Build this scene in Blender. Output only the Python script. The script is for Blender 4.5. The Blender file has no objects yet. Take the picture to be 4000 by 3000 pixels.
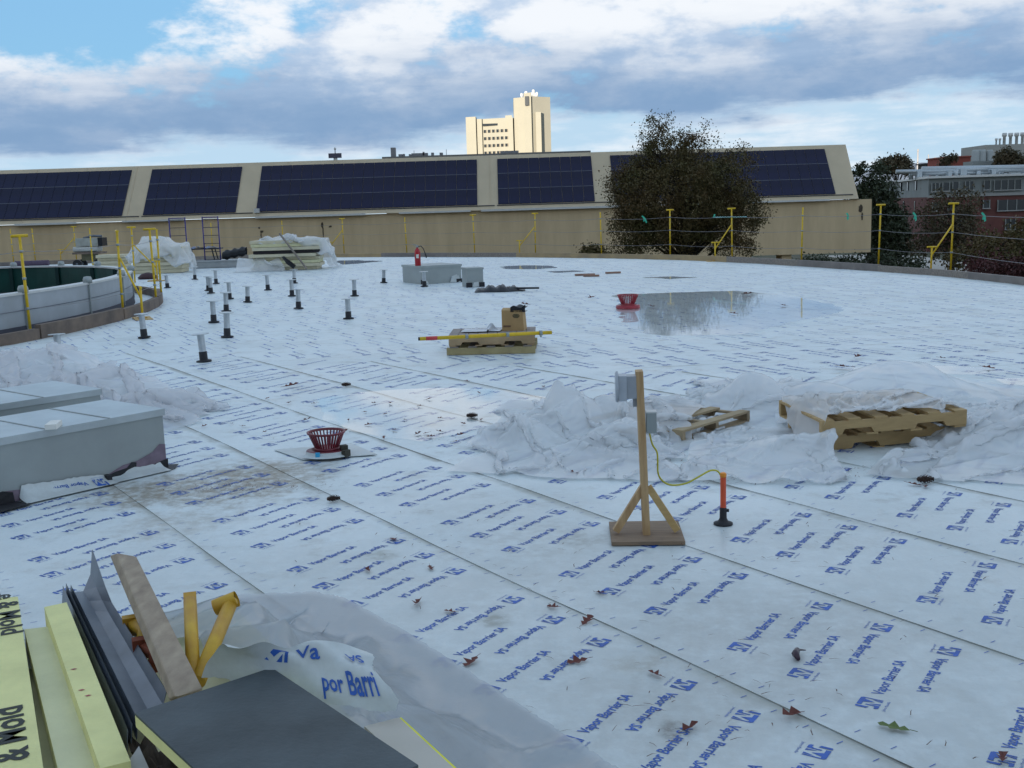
import bpy, math, random
import numpy as np
from mathutils import Vector, Matrix, Euler

random.seed(7)
rng = np.random.default_rng(7)
scene = bpy.context.scene
col = scene.collection
R = math.radians

# ------------------------------------------------------------------ camera
HC = 1.86                                   # eye height above the roof, metres
FPX = 4300.0                                # focal length in photo pixels (photo 4000 x 3000)
ROLL = math.atan(0.0306)
PITCH = math.atan(682 * math.cos(ROLL) / FPX)
cd = bpy.data.cameras.new('camera')
cam = bpy.data.objects.new('camera', cd)
col.objects.link(cam)
cd.sensor_width = 36.0
cd.lens = FPX / 4000 * 36
cd.clip_start = 0.05
cd.clip_end = 6000
cam.matrix_world = Matrix.Translation((0, 0, HC)) @ (Euler((math.pi / 2 - PITCH, 0, 0)).to_matrix() @ Euler((0, 0, -ROLL)).to_matrix()).to_4x4()
scene.camera = cam
scene.cycles.transparent_max_bounces = 24
scene.render.resolution_x, scene.render.resolution_y = 1024, 768
scene.view_settings.view_transform = 'Standard'
scene.view_settings.look = 'None'
scene.view_settings.gamma = 1
scene.view_settings.use_curve_mapping = False
scene.view_settings.exposure = 2.08

# ------------------------------------------------------------------ sun and sky
SUN_EL = R(5.5)
SUN_H = Vector((-0.34, -0.94, 0)).normalized()      # towards the sun, behind the camera to the left
sl = bpy.data.lights.new('sun', 'SUN')
sl.energy = 2.0
sl.angle = R(0.53)
sl.color = (1.0, 0.90, 0.75)
so = bpy.data.objects.new('sun', sl)
col.objects.link(so)
to_sun = SUN_H * math.cos(SUN_EL) + Vector((0, 0, math.sin(SUN_EL)))
so.rotation_euler = to_sun.to_track_quat('Z', 'Y').to_euler()
so.location = (-20, -40, 60)


def build_world():
    w = bpy.data.worlds.new('World')
    scene.world = w
    w.use_nodes = True
    nt = w.node_tree
    N, L = nt.nodes, nt.links
    for n in list(N):
        N.remove(n)

    def node(t, **k):
        n = N.new(t)
        for a, b in k.items():
            setattr(n, a, b)
        return n

    def math_(op, a, b=None, c=None, clamp=False):
        n = node('ShaderNodeMath', operation=op, use_clamp=clamp)
        for i, x in enumerate((a, b, c)):
            if x is None:
                continue
            if hasattr(x, 'is_linked'):
                L.new(x, n.inputs[i])
            else:
                n.inputs[i].default_value = x
        return n.outputs[0]

    def mix(fac, a, b):
        n = node('ShaderNodeMix', data_type='RGBA')
        if hasattr(fac, 'is_linked'):
            L.new(fac, n.inputs[0])
        else:
            n.inputs[0].default_value = fac
        for s, x in ((6, a), (7, b)):
            if hasattr(x, 'is_linked'):
                L.new(x, n.inputs[s])
            else:
                n.inputs[s].default_value = (*x, 1)
        return n.outputs[2]

    def smooth(x, lo, hi, a=0.0, b=1.0):
        n = node('ShaderNodeMapRange', interpolation_type='SMOOTHSTEP')
        L.new(x, n.inputs[0])
        for i, v in zip((1, 2, 3, 4), (lo, hi, a, b)):
            n.inputs[i].default_value = v
        return n.outputs[0]

    tc = node('ShaderNodeTexCoord')
    sep = node('ShaderNodeSeparateXYZ')
    L.new(tc.outputs['Generated'], sep.inputs[0])
    az = math_('ARCTAN2', sep.outputs[0], sep.outputs[1])
    el = math_('ARCSINE', sep.outputs[2])

    def noise(scale, zs, detail=6, rough=0.55, off=(0, 0, 0), dist=0.0):
        mp = node('ShaderNodeMapping')
        mp.inputs['Scale'].default_value = (1, 1, zs)
        mp.inputs['Location'].default_value = off
        L.new(tc.outputs['Generated'], mp.inputs[0])
        n = node('ShaderNodeTexNoise')
        n.inputs['Scale'].default_value = scale
        n.inputs['Detail'].default_value = detail
        n.inputs['Roughness'].default_value = rough
        n.inputs['Distortion'].default_value = dist
        L.new(mp.outputs[0], n.inputs['Vector'])
        return n.outputs[0]

    big = noise(5.0, 2.2, 7, 0.58, (0.30, 0.1, 0.0))
    bigs = noise(5.0, 2.2, 7, 0.58, (0.325, 0.1, -0.03))     # shifted copy: lit against shaded cloud flanks
    fine = noise(15.0, 2.2, 8, 0.62, (2.3, 0, 1.0))
    wisp = noise(9.0, 7.0, 6, 0.6, (4.0, 1.0, 0.0))

    sky = node('ShaderNodeTexSky', sky_type='NISHITA')
    sky.sun_disc = False
    sky.sun_elevation = SUN_EL
    sky.sun_rotation = math.atan2(SUN_H.x, SUN_H.y)
    sky.altitude = 60
    sky.air_density = 1.0
    sky.dust_density = 0.6
    sky.ozone_density = 1.6
    blue = node('ShaderNodeMix', data_type='RGBA', blend_type='MULTIPLY')
    blue.inputs[0].default_value = 1
    L.new(sky.outputs[0], blue.inputs[6])
    blue.inputs[7].default_value = (0.45, 0.74, 1.0, 1)
    clear = mix(0.75, blue.outputs[2], (1.08, 2.08, 3.25))

    # cloud cover: full over most of the sky, a clear gap to the upper left of the view
    ga = math_('DIVIDE', math_('ADD', az, 0.375), 0.15)
    ge = math_('DIVIDE', math_('ADD', el, -0.205), 0.060)
    gap = math_('POWER', 2.718, math_('MULTIPLY', math_('ADD', math_('MULTIPLY', ga, ga), math_('MULTIPLY', ge, ge)), -1.0))
    cov = math_('ADD', big, math_('MULTIPLY', math_('ADD', fine, -0.5), 0.46))
    cov = math_('ADD', cov, math_('MULTIPLY', gap, -0.62))
    cov = math_('ADD', cov, 0.17)
    cov = math_('ADD', cov, smooth(el, 0.24, 0.55, 0.0, -0.19))       # the deck breaks up overhead
    cover = smooth(cov, 0.41, 0.56)

    # light and shade on the clouds
    rel = math_('MULTIPLY', math_('SUBTRACT', big, bigs), 5.5)
    rel = math_('ADD', rel, math_('MULTIPLY', math_('ADD', fine, -0.5), 1.55))
    rel = math_('ADD', rel, math_('MULTIPLY', math_('ADD', big, -0.5), -0.9))
    # the sunlit cumulus bank above the belt
    bk = math_('DIVIDE', math_('ADD', math_('ADD', el, -0.15), math_('MULTIPLY', az, -0.05)), 0.035)
    bank = math_('POWER', 2.718, math_('MULTIPLY', math_('MULTIPLY', bk, bk), -1.0))
    rel = math_('ADD', rel, math_('MULTIPLY', bank, 0.22))
    lit = smooth(rel, -0.36, 0.42)
    cloud = mix(lit, (2.0, 2.5, 3.2), (3.45, 3.6, 3.8))
    # flat grey-blue bases form a long belt low over the horizon
    eb = math_('ADD', el, math_('MULTIPLY', math_('ADD', big, -0.5), 0.075))
    eb = math_('ADD', eb, math_('MULTIPLY', math_('ADD', wisp, -0.5), 0.045))
    eb = math_('ADD', eb, math_('MULTIPLY', az, -0.03))
    belt = math_('MULTIPLY', smooth(eb, 0.052, 0.078), smooth(eb, 0.160, 0.085))
    cloud = mix(math_('MULTIPLY', belt, smooth(fine, 0.35, 0.70, 1.0, 0.86)), cloud, (0.90, 1.44, 2.25))
    out = mix(cover, clear, cloud)
    # thin pale sky with small bright clouds under the belt
    wl = smooth(math_('ADD', wisp, math_('MULTIPLY', math_('ADD', fine, -0.5), 0.5)), 0.38, 0.74)
    low = mix(math_('MULTIPLY', wl, 0.75), (1.95, 2.70, 3.35), (3.4, 3.6, 3.8))
    out = mix(smooth(eb, 0.080, 0.054), out, low)
    # higher up, outside the frame, the broken cloud deck simply goes on
    bg = node('ShaderNodeBackground')
    bg.inputs[1].default_value = 0.062
    L.new(out, bg.inputs[0])
    o = node('ShaderNodeOutputWorld')
    L.new(bg.outputs[0], o.inputs[0])


build_world()


# ------------------------------------------------------------------ pixel helpers (photo pixels, 4000 x 3000)
def ray(px, py):
    x, y = px - 2000.0, 1500.0 - py
    c, s = math.cos(ROLL), math.sin(ROLL)
    xr, yr = c * x + s * y, -s * x + c * y
    cp, sp = math.cos(PITCH), math.sin(PITCH)
    return Vector((xr, FPX * cp + yr * sp, -FPX * sp + yr * cp))


def P(px, py, z=0.0):                       # the pixel's point on the level plane z
    d = ray(px, py)
    k = (HC - z) / -d.z
    return Vector((d.x * k, d.y * k, z))


def W(px, py, y):                           # the pixel's point at world depth y
    d = ray(px, py)
    k = y / d.y
    return Vector((d.x * k, y, HC + d.z * k))


# ------------------------------------------------------------------ materials
MATS = {}


def M(name, c, rough=0.6, metal=0.0, var=0.12, scale=6.0, bump=0.0, bscale=60.0, spec=0.5, c2=None, stretch=None, detail=5.0):
    if name in MATS:
        return MATS[name]
    m = bpy.data.materials.new(name)
    m.use_nodes = True
    nt = m.node_tree
    N, L = nt.nodes, nt.links
    b = N['Principled BSDF']
    b.inputs['Roughness'].default_value = rough
    b.inputs['Metallic'].default_value = metal
    b.inputs['Specular IOR Level'].default_value = spec
    tc = N.new('ShaderNodeTexCoord')
    mp = N.new('ShaderNodeMapping')
    if stretch:
        mp.inputs['Scale'].default_value = stretch
    L.new(tc.outputs['Object'], mp.inputs[0])
    n = N.new('ShaderNodeTexNoise')
    n.inputs['Scale'].default_value = scale
    n.inputs['Detail'].default_value = detail
    n.inputs['Roughness'].default_value = 0.6
    L.new(mp.outputs[0], n.inputs['Vector'])
    r = N.new('ShaderNodeValToRGB')
    r.color_ramp.elements[0].position = 0.3
    r.color_ramp.elements[1].position = 0.7
    a = c2 if c2 else tuple(x * (1 - var) for x in c)
    e = c if c2 else tuple(min(1, x * (1 + var)) for x in c)
    r.color_ramp.elements[0].color = (*a, 1)
    r.color_ramp.elements[1].color = (*e, 1)
    L.new(n.outputs[0], r.inputs[0])
    L.new(r.outputs[0], b.inputs['Base Color'])
    if bump:
        n2 = N.new('ShaderNodeTexNoise')
        n2.inputs['Scale'].default_value = bscale
        n2.inputs['Detail'].default_value = 4
        L.new(mp.outputs[0], n2.inputs['Vector'])
        bp = N.new('ShaderNodeBump')
        bp.inputs['Strength'].default_value = bump
        bp.inputs['Distance'].default_value = 0.02
        L.new(n2.outputs[0], bp.inputs['Height'])
        L.new(bp.outputs[0], b.inputs['Normal'])
    MATS[name] = m
    return m


def film_mat(name, c, transp, transl=0.45, rough=0.3):
    m = bpy.data.materials.new(name)
    m.use_nodes = True
    nt = m.node_tree
    N, L = nt.nodes, nt.links
    for n in list(N):
        N.remove(n)
    o = N.new('ShaderNodeOutputMaterial')
    b = N.new('ShaderNodeBsdfPrincipled')
    b.inputs['Base Color'].default_value = (*c, 1)
    b.inputs['Roughness'].default_value = rough
    b.inputs['Specular IOR Level'].default_value = 0.9
    t = N.new('ShaderNodeBsdfTranslucent')
    t.inputs[0].default_value = (*c, 1)
    x = N.new('ShaderNodeBsdfTransparent')
    x.inputs[0].default_value = (0.95, 0.96, 0.97, 1)
    m1 = N.new('ShaderNodeMixShader')
    m1.inputs[0].default_value = transl
    L.new(b.outputs[0], m1.inputs[1])
    L.new(t.outputs[0], m1.inputs[2])
    m2 = N.new('ShaderNodeMixShader')
    m2.inputs[0].default_value = transp
    L.new(m1.outputs[0], m2.inputs[1])
    L.new(x.outputs[0], m2.inputs[2])
    tc = N.new('ShaderNodeTexCoord')
    n2 = N.new('ShaderNodeTexNoise')
    n2.inputs['Scale'].default_value = 16
    n2.inputs['Detail'].default_value = 5
    n2.inputs['Roughness'].default_value = 0.5
    n2.inputs['Distortion'].default_value = 0.6
    L.new(tc.outputs['Object'], n2.inputs['Vector'])
    bp = N.new('ShaderNodeBump')
    bp.inputs['Strength'].default_value = 0.18
    bp.inputs['Distance'].default_value = 0.012
    L.new(n2.outputs[0], bp.inputs['Height'])
    for q in (b, t):
        L.new(bp.outputs[0], q.inputs['Normal'])
    L.new(m2.outputs[0], o.inputs[0])
    MATS[name] = m
    return m


def membrane_mat():
    m = bpy.data.materials.new('membrane')
    m.use_nodes = True
    nt = m.node_tree
    N, L = nt.nodes, nt.links
    b = N['Principled BSDF']
    b.inputs['Specular IOR Level'].default_value = 0.75
    tc = N.new('ShaderNodeTexCoord')

    def noise(s, d=6, r=0.6, vec=None):
        n = N.new('ShaderNodeTexNoise')
        n.inputs['Scale'].default_value = s
        n.inputs['Detail'].default_value = d
        n.inputs['Roughness'].default_value = r
        L.new(vec if vec else tc.outputs['Object'], n.inputs['Vector'])
        return n.outputs[0]

    def rng_(x, lo, hi, a=0.0, c=1.0):
        n = N.new('ShaderNodeMapRange')
        n.interpolation_type = 'SMOOTHSTEP'
        L.new(x, n.inputs[0])
        for i, v in zip((1, 2, 3, 4), (lo, hi, a, c)):
            n.inputs[i].default_value = v
        return n.outputs[0]

    def mt(op, x, y, clamp=False):
        n = N.new('ShaderNodeMath')
        n.operation = op
        n.use_clamp = clamp
        for i, v in enumerate((x, y)):
            if hasattr(v, 'is_linked'):
                L.new(v, n.inputs[i])
            else:
                n.inputs[i].default_value = v
        return n.outputs[0]

    def mix(f, a, c):
        n = N.new('ShaderNodeMix')
        n.data_type = 'RGBA'
        L.new(f, n.inputs[0]) if hasattr(f, 'is_linked') else setattr(n.inputs[0], 'default_value', f)
        for s, v in ((6, a), (7, c)):
            if hasattr(v, 'is_linked'):
                L.new(v, n.inputs[s])
            else:
                n.inputs[s].default_value = (*v, 1)
        return n.outputs[2]

    c = mix(rng_(noise(0.7), 0.42, 0.72, 0.0, 0.55), (0.70, 0.765, 0.775), (0.58, 0.625, 0.62))
    c = mix(rng_(noise(3.2, 8, 0.72), 0.48, 0.74, 0.0, 0.6), c, (0.36, 0.36, 0.33))
    c = mix(rng_(noise(60, 3), 0.56, 0.72, 0.0, 0.22), c, (0.40, 0.41, 0.42))
    # trodden grime by the pile; its colour also paints in the dimmer foreground light
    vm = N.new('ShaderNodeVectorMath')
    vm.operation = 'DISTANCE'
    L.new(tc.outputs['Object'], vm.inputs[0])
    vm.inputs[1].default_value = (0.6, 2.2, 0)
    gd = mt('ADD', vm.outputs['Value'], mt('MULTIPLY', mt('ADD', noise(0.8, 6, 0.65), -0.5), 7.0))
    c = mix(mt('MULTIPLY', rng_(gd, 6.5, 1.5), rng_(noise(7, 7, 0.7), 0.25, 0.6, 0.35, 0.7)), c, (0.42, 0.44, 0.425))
    # seam dirt with the lap shadow painted in: uv.y runs across the sheet, uv.x along it in metres
    sep = N.new('ShaderNodeSeparateXYZ')
    L.new(tc.outputs['UV'], sep.inputs[0])
    nb = noise(2.2, 5, 0.65)
    edge = mt('MULTIPLY', rng_(mt('ADD', sep.outputs[1], mt('MULTIPLY', mt('ADD', noise(3.0, 4, 0.6), -0.5), 0.07)), 0.875, 0.935), rng_(nb, 0.36, 0.62, 0.15, 0.9))
    c = mix(edge, c, (0.33, 0.34, 0.30))
    thin = rng_(sep.outputs[1], 0.9335, 0.936)
    c = mix(mt('MULTIPLY', thin, rng_(noise(1.6, 3), 0.40, 0.70, 0.05, 0.85)), c, (0.19, 0.185, 0.165))
    # dried mud patches with their own place on the roof
    for (px, py, rad, k, cc) in ((900, 1900, 0.85, 0.95, (0.22, 0.18, 0.12)), (1080, 1850, 0.6, 0.8, (0.25, 0.21, 0.15)), (560, 1930, 0.6, 0.9, (0.28, 0.24, 0.18)), (700, 2050, 0.5, 0.5, (0.30, 0.27, 0.21)), (2100, 2120, 0.6, 0.3, (0.3, 0.28, 0.24)), (3100, 2500, 0.8, 0.3, (0.3, 0.29, 0.27)), (2640, 2865, 0.10, 0.9, (0.09, 0.08, 0.07)),
                                 (2480, 2610, 0.16, 0.5, (0.33, 0.31, 0.25)), (1930, 2430, 0.11, 0.7, (0.22, 0.22, 0.18)), (2280, 2110, 0.18, 0.45, (0.25, 0.25, 0.22)), (1480, 2180, 0.14, 0.55, (0.25, 0.25, 0.2)),
                                 (2620, 2790, 0.5, 0.3, (0.3, 0.29, 0.26)), (3400, 1600, 0.9, 0.35, (0.33, 0.31, 0.27))):
        q = P(px, py)
        vm = N.new('ShaderNodeVectorMath')
        vm.operation = 'DISTANCE'
        L.new(tc.outputs['Object'], vm.inputs[0])
        vm.inputs[1].default_value = (q.x, q.y, 0)
        d = mt('ADD', vm.outputs['Value'], mt('MULTIPLY', mt('ADD', noise(5, 7, 0.7), -0.5), rad * 1.6))
        f = mt('MULTIPLY', rng_(d, rad, rad * 0.25), k)
        f = mt('MULTIPLY', f, rng_(noise(13, 6, 0.7), 0.35, 0.62, 0.25, 1.0))
        c = mix(f, c, cc)
    L.new(c, b.inputs['Base Color'])
    bp = N.new('ShaderNodeBump')
    bp.inputs['Strength'].default_value = 0.55
    bp.inputs['Distance'].default_value = 0.03
    wr = N.new('ShaderNodeMapping')
    wr.inputs['Rotation'].default_value = (0, 0, R(-33))
    wr.inputs['Scale'].default_value = (2.6, 0.55, 1)
    L.new(tc.outputs['Object'], wr.inputs[0])
    hgt = mt('ADD', noise(2.6, 5, 0.55), mt('MULTIPLY', noise(2.0, 4, 0.5, wr.outputs[0]), 0.8))
    L.new(hgt, bp.inputs['Height'])
    L.new(bp.outputs[0], b.inputs['Normal'])
    L.new(rng_(noise(1.1), 0.3, 0.7, 0.36, 0.52), b.inputs['Roughness'])
    MATS['membrane'] = m
    return m


def water_mat():
    m = bpy.data.materials.new('water')
    m.use_nodes = True
    nt = m.node_tree
    N, L = nt.nodes, nt.links
    for n in list(N):
        N.remove(n)
    o = N.new('ShaderNodeOutputMaterial')
    g = N.new('ShaderNodeBsdfGlossy')
    g.inputs['Roughness'].default_value = 0.03
    g.inputs[0].default_value = (1, 1, 1, 1)
    t = N.new('ShaderNodeBsdfTransparent')
    t.inputs[0].default_value = (0.92, 0.93, 0.93, 1)
    f = N.new('ShaderNodeFresnel')
    f.inputs[0].default_value = 1.33
    tc = N.new('ShaderNodeTexCoord')
    n2 = N.new('ShaderNodeTexNoise')
    n2.inputs['Scale'].default_value = 3
    L.new(tc.outputs['Object'], n2.inputs['Vector'])
    bp = N.new('ShaderNodeBump')
    bp.inputs['Strength'].default_value = 0.03
    bp.inputs['Distance'].default_value = 0.01
    L.new(n2.outputs[0], bp.inputs['Height'])
    L.new(bp.outputs[0], g.inputs['Normal'])
    x = N.new('ShaderNodeMixShader')
    ge = N.new('ShaderNodeNewGeometry')
    sb = N.new('ShaderNodeMath')
    sb.operation = 'SUBTRACT'
    sb.use_clamp = True
    L.new(f.outputs[0], sb.inputs[0])
    L.new(ge.outputs['Backfacing'], sb.inputs[1])
    L.new(sb.outputs[0], x.inputs[0])
    L.new(t.outputs[0], x.inputs[1])
    L.new(g.outputs[0], x.inputs[2])
    L.new(x.outputs[0], o.inputs[0])
    MATS['water'] = m
    return m


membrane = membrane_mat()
water = water_mat()
film_white = film_mat('film_white', (0.90, 0.905, 0.91), 0.30, 0.34, 0.13)
film_clear = film_mat('film_clear', (0.54, 0.56, 0.58), 0.27, 0.30, 0.16)
ink = M('print_ink', (0.020, 0.095, 0.40), 0.5, var=0.25, scale=14)
ink_pale = M('print_ink_pale', (0.16, 0.20, 0.55), 0.5, var=0.2, scale=14)
galv = M('galvanised', (0.33, 0.36, 0.355), 0.45, 0.35, var=0.07, scale=3, bump=0.05, bscale=8)
galv_dark = M('galvanised_dark', (0.15, 0.17, 0.20), 0.42, 0.5, var=0.25, scale=5)
bitumen = M('bitumen', (0.013, 0.013, 0.017), 0.6, var=0.3, bump=0.3, bscale=40)
yellow = M('yellow_paint', (0.72, 0.47, 0.012), 0.45, var=0.18, scale=9, bump=0.05)
yellow_old = M('yellow_paint_worn', (0.60, 0.36, 0.02), 0.5, c2=(0.42, 0.20, 0.02), scale=11)
pine = M('pine_wood', (0.58, 0.39, 0.20), 0.65, c2=(0.38, 0.225, 0.10), scale=5, stretch=(6, 6, 0.7), bump=0.1)
pine_x = M('pine_wood_long', (0.58, 0.40, 0.17), 0.65, c2=(0.43, 0.27, 0.10), scale=4, stretch=(0.7, 7, 7), bump=0.1)
grey_wood = M('grey_wood', (0.30, 0.26, 0.22), 0.8, c2=(0.17, 0.14, 0.12), scale=4, stretch=(0.8, 6, 6), bump=0.2)
brown_wood = M('curb_wood', (0.22, 0.16, 0.12), 0.8, c2=(0.11, 0.085, 0.07), scale=3, bump=0.2)
ply = M('plywood', (0.29, 0.20, 0.13), 0.75, c2=(0.19, 0.13, 0.085), scale=4, stretch=(1, 9, 1), bump=0.12)
foam = M('foam_yellow', (0.74, 0.705, 0.32), 0.85, var=0.11, scale=7, bump=0.12, bscale=120)
foam_pale = M('foam_pale', (0.66, 0.64, 0.40), 0.85, var=0.1, scale=6, bump=0.12, bscale=120)
foam_white = M('foam_white', (0.78, 0.76, 0.70), 0.8, var=0.06, bump=0.05)
slate = M('board_facer', (0.055, 0.068, 0.074), 0.62, var=0.35, scale=5, bump=0.1, bscale=90, detail=9)
black_ink = M('black_print', (0.03, 0.035, 0.03), 0.7)
red_plastic = M('red_plastic', (0.17, 0.018, 0.030), 0.42, var=0.2)
red_bright = M('red_plastic_bright', (0.34, 0.02, 0.035), 0.4, var=0.2)
red_paint = M('red_paint', (0.42, 0.012, 0.02), 0.25, var=0.1)
orange = M('orange_pipe', (0.72, 0.10, 0.035), 0.45, var=0.15)
tape_orange = M('orange_tape', (0.85, 0.28, 0.02), 0.4)
blue_tape = M('blue_tape', (0.05, 0.42, 0.72), 0.5)
cable_yellow = M('cable_yellow', (0.62, 0.55, 0.03), 0.4, c2=(0.45, 0.42, 0.03))
grey_box = M('grey_enamel', (0.34, 0.36, 0.39), 0.4, 0.1, var=0.06)
cardboard = M('cardboard', (0.45, 0.29, 0.13), 0.8, var=0.1)
black_plastic = M('black_plastic', (0.010, 0.011, 0.015), 0.35, var=0.3, bump=0.3, bscale=9)
steel_blue = M('blue_steel', (0.045, 0.035, 0.20), 0.5, 0.2)
cable_steel = M('steel_cable', (0.30, 0.29, 0.31), 0.5, 0.5)
ribbon_green = M('ribbon_green', (0.05, 0.55, 0.36), 0.5)
green_paint = M('green_panel', (0.004, 0.055, 0.045), 0.45, var=0.22, scale=2)
tan_wall = M('tan_brick', (0.66, 0.51, 0.315), 0.85, c2=(0.53, 0.40, 0.24), scale=0.35, stretch=(2.5, 1, 0.5), bump=0.1, bscale=12, detail=8)
tan_roof = M('tan_roof', (0.50, 0.41, 0.28), 0.75, var=0.07, scale=0.5)
solar = M('solar_glass', (0.007, 0.008, 0.034), 0.3, var=0.3, scale=0.35, spec=0.22)
solar_frame = M('solar_frame', (0.05, 0.055, 0.10), 0.5, 0.5)
white_metal = M('white_metal', (0.62, 0.62, 0.60), 0.45, 0.1, var=0.06)
cream = M('cream_concrete', (0.315, 0.298, 0.24), 0.85, var=0.06, scale=0.06)
window_dark = M('window_dark', (0.02, 0.025, 0.03), 0.15)
brick = M('red_brick', (0.155, 0.055, 0.045), 0.85, c2=(0.10, 0.036, 0.032), scale=0.5, detail=8)
brick2 = M('red_brick_plain', (0.27, 0.07, 0.05), 0.85, var=0.12, scale=0.6)
grey_clad = M('grey_cladding', (0.22, 0.24, 0.235), 0.7, var=0.1, scale=0.3)
bark = M('bark', (0.035, 0.027, 0.022), 0.9, var=0.3, scale=4)
leafA = M('oak_foliage', (0.070, 0.068, 0.014), 0.7, c2=(0.100, 0.054, 0.014), scale=0.5, detail=4)
leafB = M('pine_foliage', (0.024, 0.036, 0.013), 0.7, c2=(0.030, 0.040, 0.013), scale=0.5, detail=3)
leafC = M('autumn_foliage', (0.090, 0.058, 0.026), 0.7, c2=(0.055, 0.055, 0.024), scale=0.4, detail=3)
leafD = M('red_foliage', (0.085, 0.016, 0.016), 0.7, c2=(0.050, 0.014, 0.012), scale=1.2, detail=3)
dry_leaf = M('dry_leaf', (0.16, 0.038, 0.022), 0.7, c2=(0.09, 0.022, 0.018), scale=30)
green_leaf = M('green_leaf', (0.12, 0.17, 0.02), 0.6, c2=(0.05, 0.09, 0.02), scale=40)
cone_mat = M('pine_cone', (0.055, 0.03, 0.022), 0.8, var=0.4, scale=60)
concrete = M('concrete', (0.33, 0.31, 0.28), 0.9, var=0.12, scale=0.8)
grass = M('ground', (0.055, 0.065, 0.03), 0.95, c2=(0.085, 0.075, 0.045), scale=0.08)


# ------------------------------------------------------------------ mesh builder
class MB:
    def __init__(s):
        s.v, s.f, s.sm = [], [], []

    def add(s, vs, fs, smooth=False):
        o = len(s.v)
        s.v += [tuple(x) for x in vs]
        s.f += [tuple(i + o for i in f) for f in fs]
        s.sm += [smooth] * len(fs)
        return s

    def hexa(s, b, t):                       # 4 bottom and 4 top corners, counter-clockwise from above
        return s.add(list(b) + list(t), [(3, 2, 1, 0), (4, 5, 6, 7), (0, 1, 5, 4), (1, 2, 6, 5), (2, 3, 7, 6), (3, 0, 4, 7)])

    def box(s, c, d, rz=0.0):
        x, y, z = (q / 2 for q in d)
        ca, sa = math.cos(rz), math.sin(rz)
        def tr(a, b, h):
            return (c[0] + a * ca - b * sa, c[1] + a * sa + b * ca, c[2] + h)
        q = [(-x, -y), (x, -y), (x, y), (-x, y)]
        return s.hexa([tr(a, b, -z) for a, b in q], [tr(a, b, z) for a, b in q])

    def bar(s, a, b, w, h, up=(0, 0, 1)):    # square bar from a to b
        a, b = Vector(a), Vector(b)
        d = (b - a).normalized()
        u = Vector(up)
        if abs(d.dot(u)) > 0.98:
            u = Vector((0, 1, 0))
        r = d.cross(u).normalized() * (w / 2)
        k = r.cross(d).normalized() * (h / 2)
        return s.hexa([a - r - k, a + r - k, b + r - k, b - r - k], [a - r + k, a + r + k, b + r + k, b - r + k])

    def prism(s, pts, th):                   # polygon (3D, seen from above counter-clockwise) extruded down by th
        n = len(pts)
        top = [Vector(p) for p in pts]
        bot = [p - Vector((0, 0, th)) for p in top]
        return s.add(top + bot, [tuple(range(n)), tuple(range(2 * n - 1, n - 1, -1))] + [(i, i + n, (i + 1) % n + n, (i + 1) % n) for i in range(n)])

    def path(s, pts, r, n=8, cap=True, smooth=True):
        pts = [Vector(p) for p in pts]
        rs = r if isinstance(r, (list, tuple)) else [r] * len(pts)
        vs, fs = [], []
        prev = None
        for i, p in enumerate(pts):
            d = (pts[min(i + 1, len(pts) - 1)] - pts[max(i - 1, 0)]).normalized()
            u = prev if prev else (Vector((0, 0, 1)) if abs(d.z) < 0.9 else Vector((1, 0, 0)))
            x = d.cross(u).normalized()
            y = x.cross(d).normalized()
            prev = y
            for k in range(n):
                t = 2 * math.pi * k / n
                vs.append(p + x * (math.cos(t) * rs[i]) + y * (math.sin(t) * rs[i]))
        for i in range(len(pts) - 1):
            for k in range(n):
                a, b = i * n + k, i * n + (k + 1) % n
                fs.append((a, b, b + n, a + n))
        s.add(vs, fs, smooth)
        if cap:
            o = len(s.v) - len(vs)
            s.f += [tuple(o + k for k in reversed(range(n))), tuple(o + (len(pts) - 1) * n + k for k in range(n))]
            s.sm += [False, False]
        return s

    def lathe(s, prof, n=20, c=(0, 0, 0), smooth=True, cap=True):
        vs, fs = [], []
        for r, z in prof:
            for k in range(n):
                t = 2 * math.pi * k / n
                vs.append((c[0] + r * math.cos(t), c[1] + r * math.sin(t), c[2] + z))
        for i in range(len(prof) - 1):
            for k in range(n):
                a, b = i * n + k, i * n + (k + 1) % n
                fs.append((a, b, b + n, a + n))
        s.add(vs, fs, smooth)
        if cap:
            o = len(s.v) - len(vs)
            s.f += [tuple(o + k for k in reversed(range(n))), tuple(o + (len(prof) - 1) * n + k for k in range(n))]
            s.sm += [False, False]
        return s

    def grid(s, A, smooth=True):             # A: (ny, nx, 3)
        ny, nx = A.shape[:2]
        fs = [(j * nx + i, j * nx + i + 1, (j + 1) * nx + i + 1, (j + 1) * nx + i) for j in range(ny - 1) for i in range(nx - 1)]
        return s.add(A.reshape(-1, 3).tolist(), fs, smooth)

    def build(s, name, mat, parent=None, off=(0, 0, 0), kind=None):
        me = bpy.data.meshes.new(name)
        v = s.v
        if any(off):
            v = [(a[0] - off[0], a[1] - off[1], a[2] - off[2]) for a in v]
        me.from_pydata(v, [], s.f)
        if any(s.sm):
            me.polygons.foreach_set('use_smooth', s.sm)
        me.materials.append(mat)
        me.update()
        o = bpy.data.objects.new(name, me)
        col.objects.link(o)
        if parent:
            o.parent = parent
        if kind:
            o['kind'] = kind
        return o


def tag(o, label, cat, group=None):
    o['label'] = label
    o['category'] = cat
    if group:
        o['group'] = group
    return o


def thing(name, label, cat, loc=(0, 0, 0), rz=0.0, group=None):
    o = bpy.data.objects.new(name, None)
    o.empty_display_size = 0.1
    col.objects.link(o)
    o.location = loc
    o.rotation_euler = (0, 0, rz)
    return tag(o, label, cat, group)


def copy_tree(o, parent=None):
    c = o.copy()
    col.objects.link(c)
    c.parent = parent
    for ch in list(o.children):
        copy_tree(ch, c)
    return c


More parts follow.
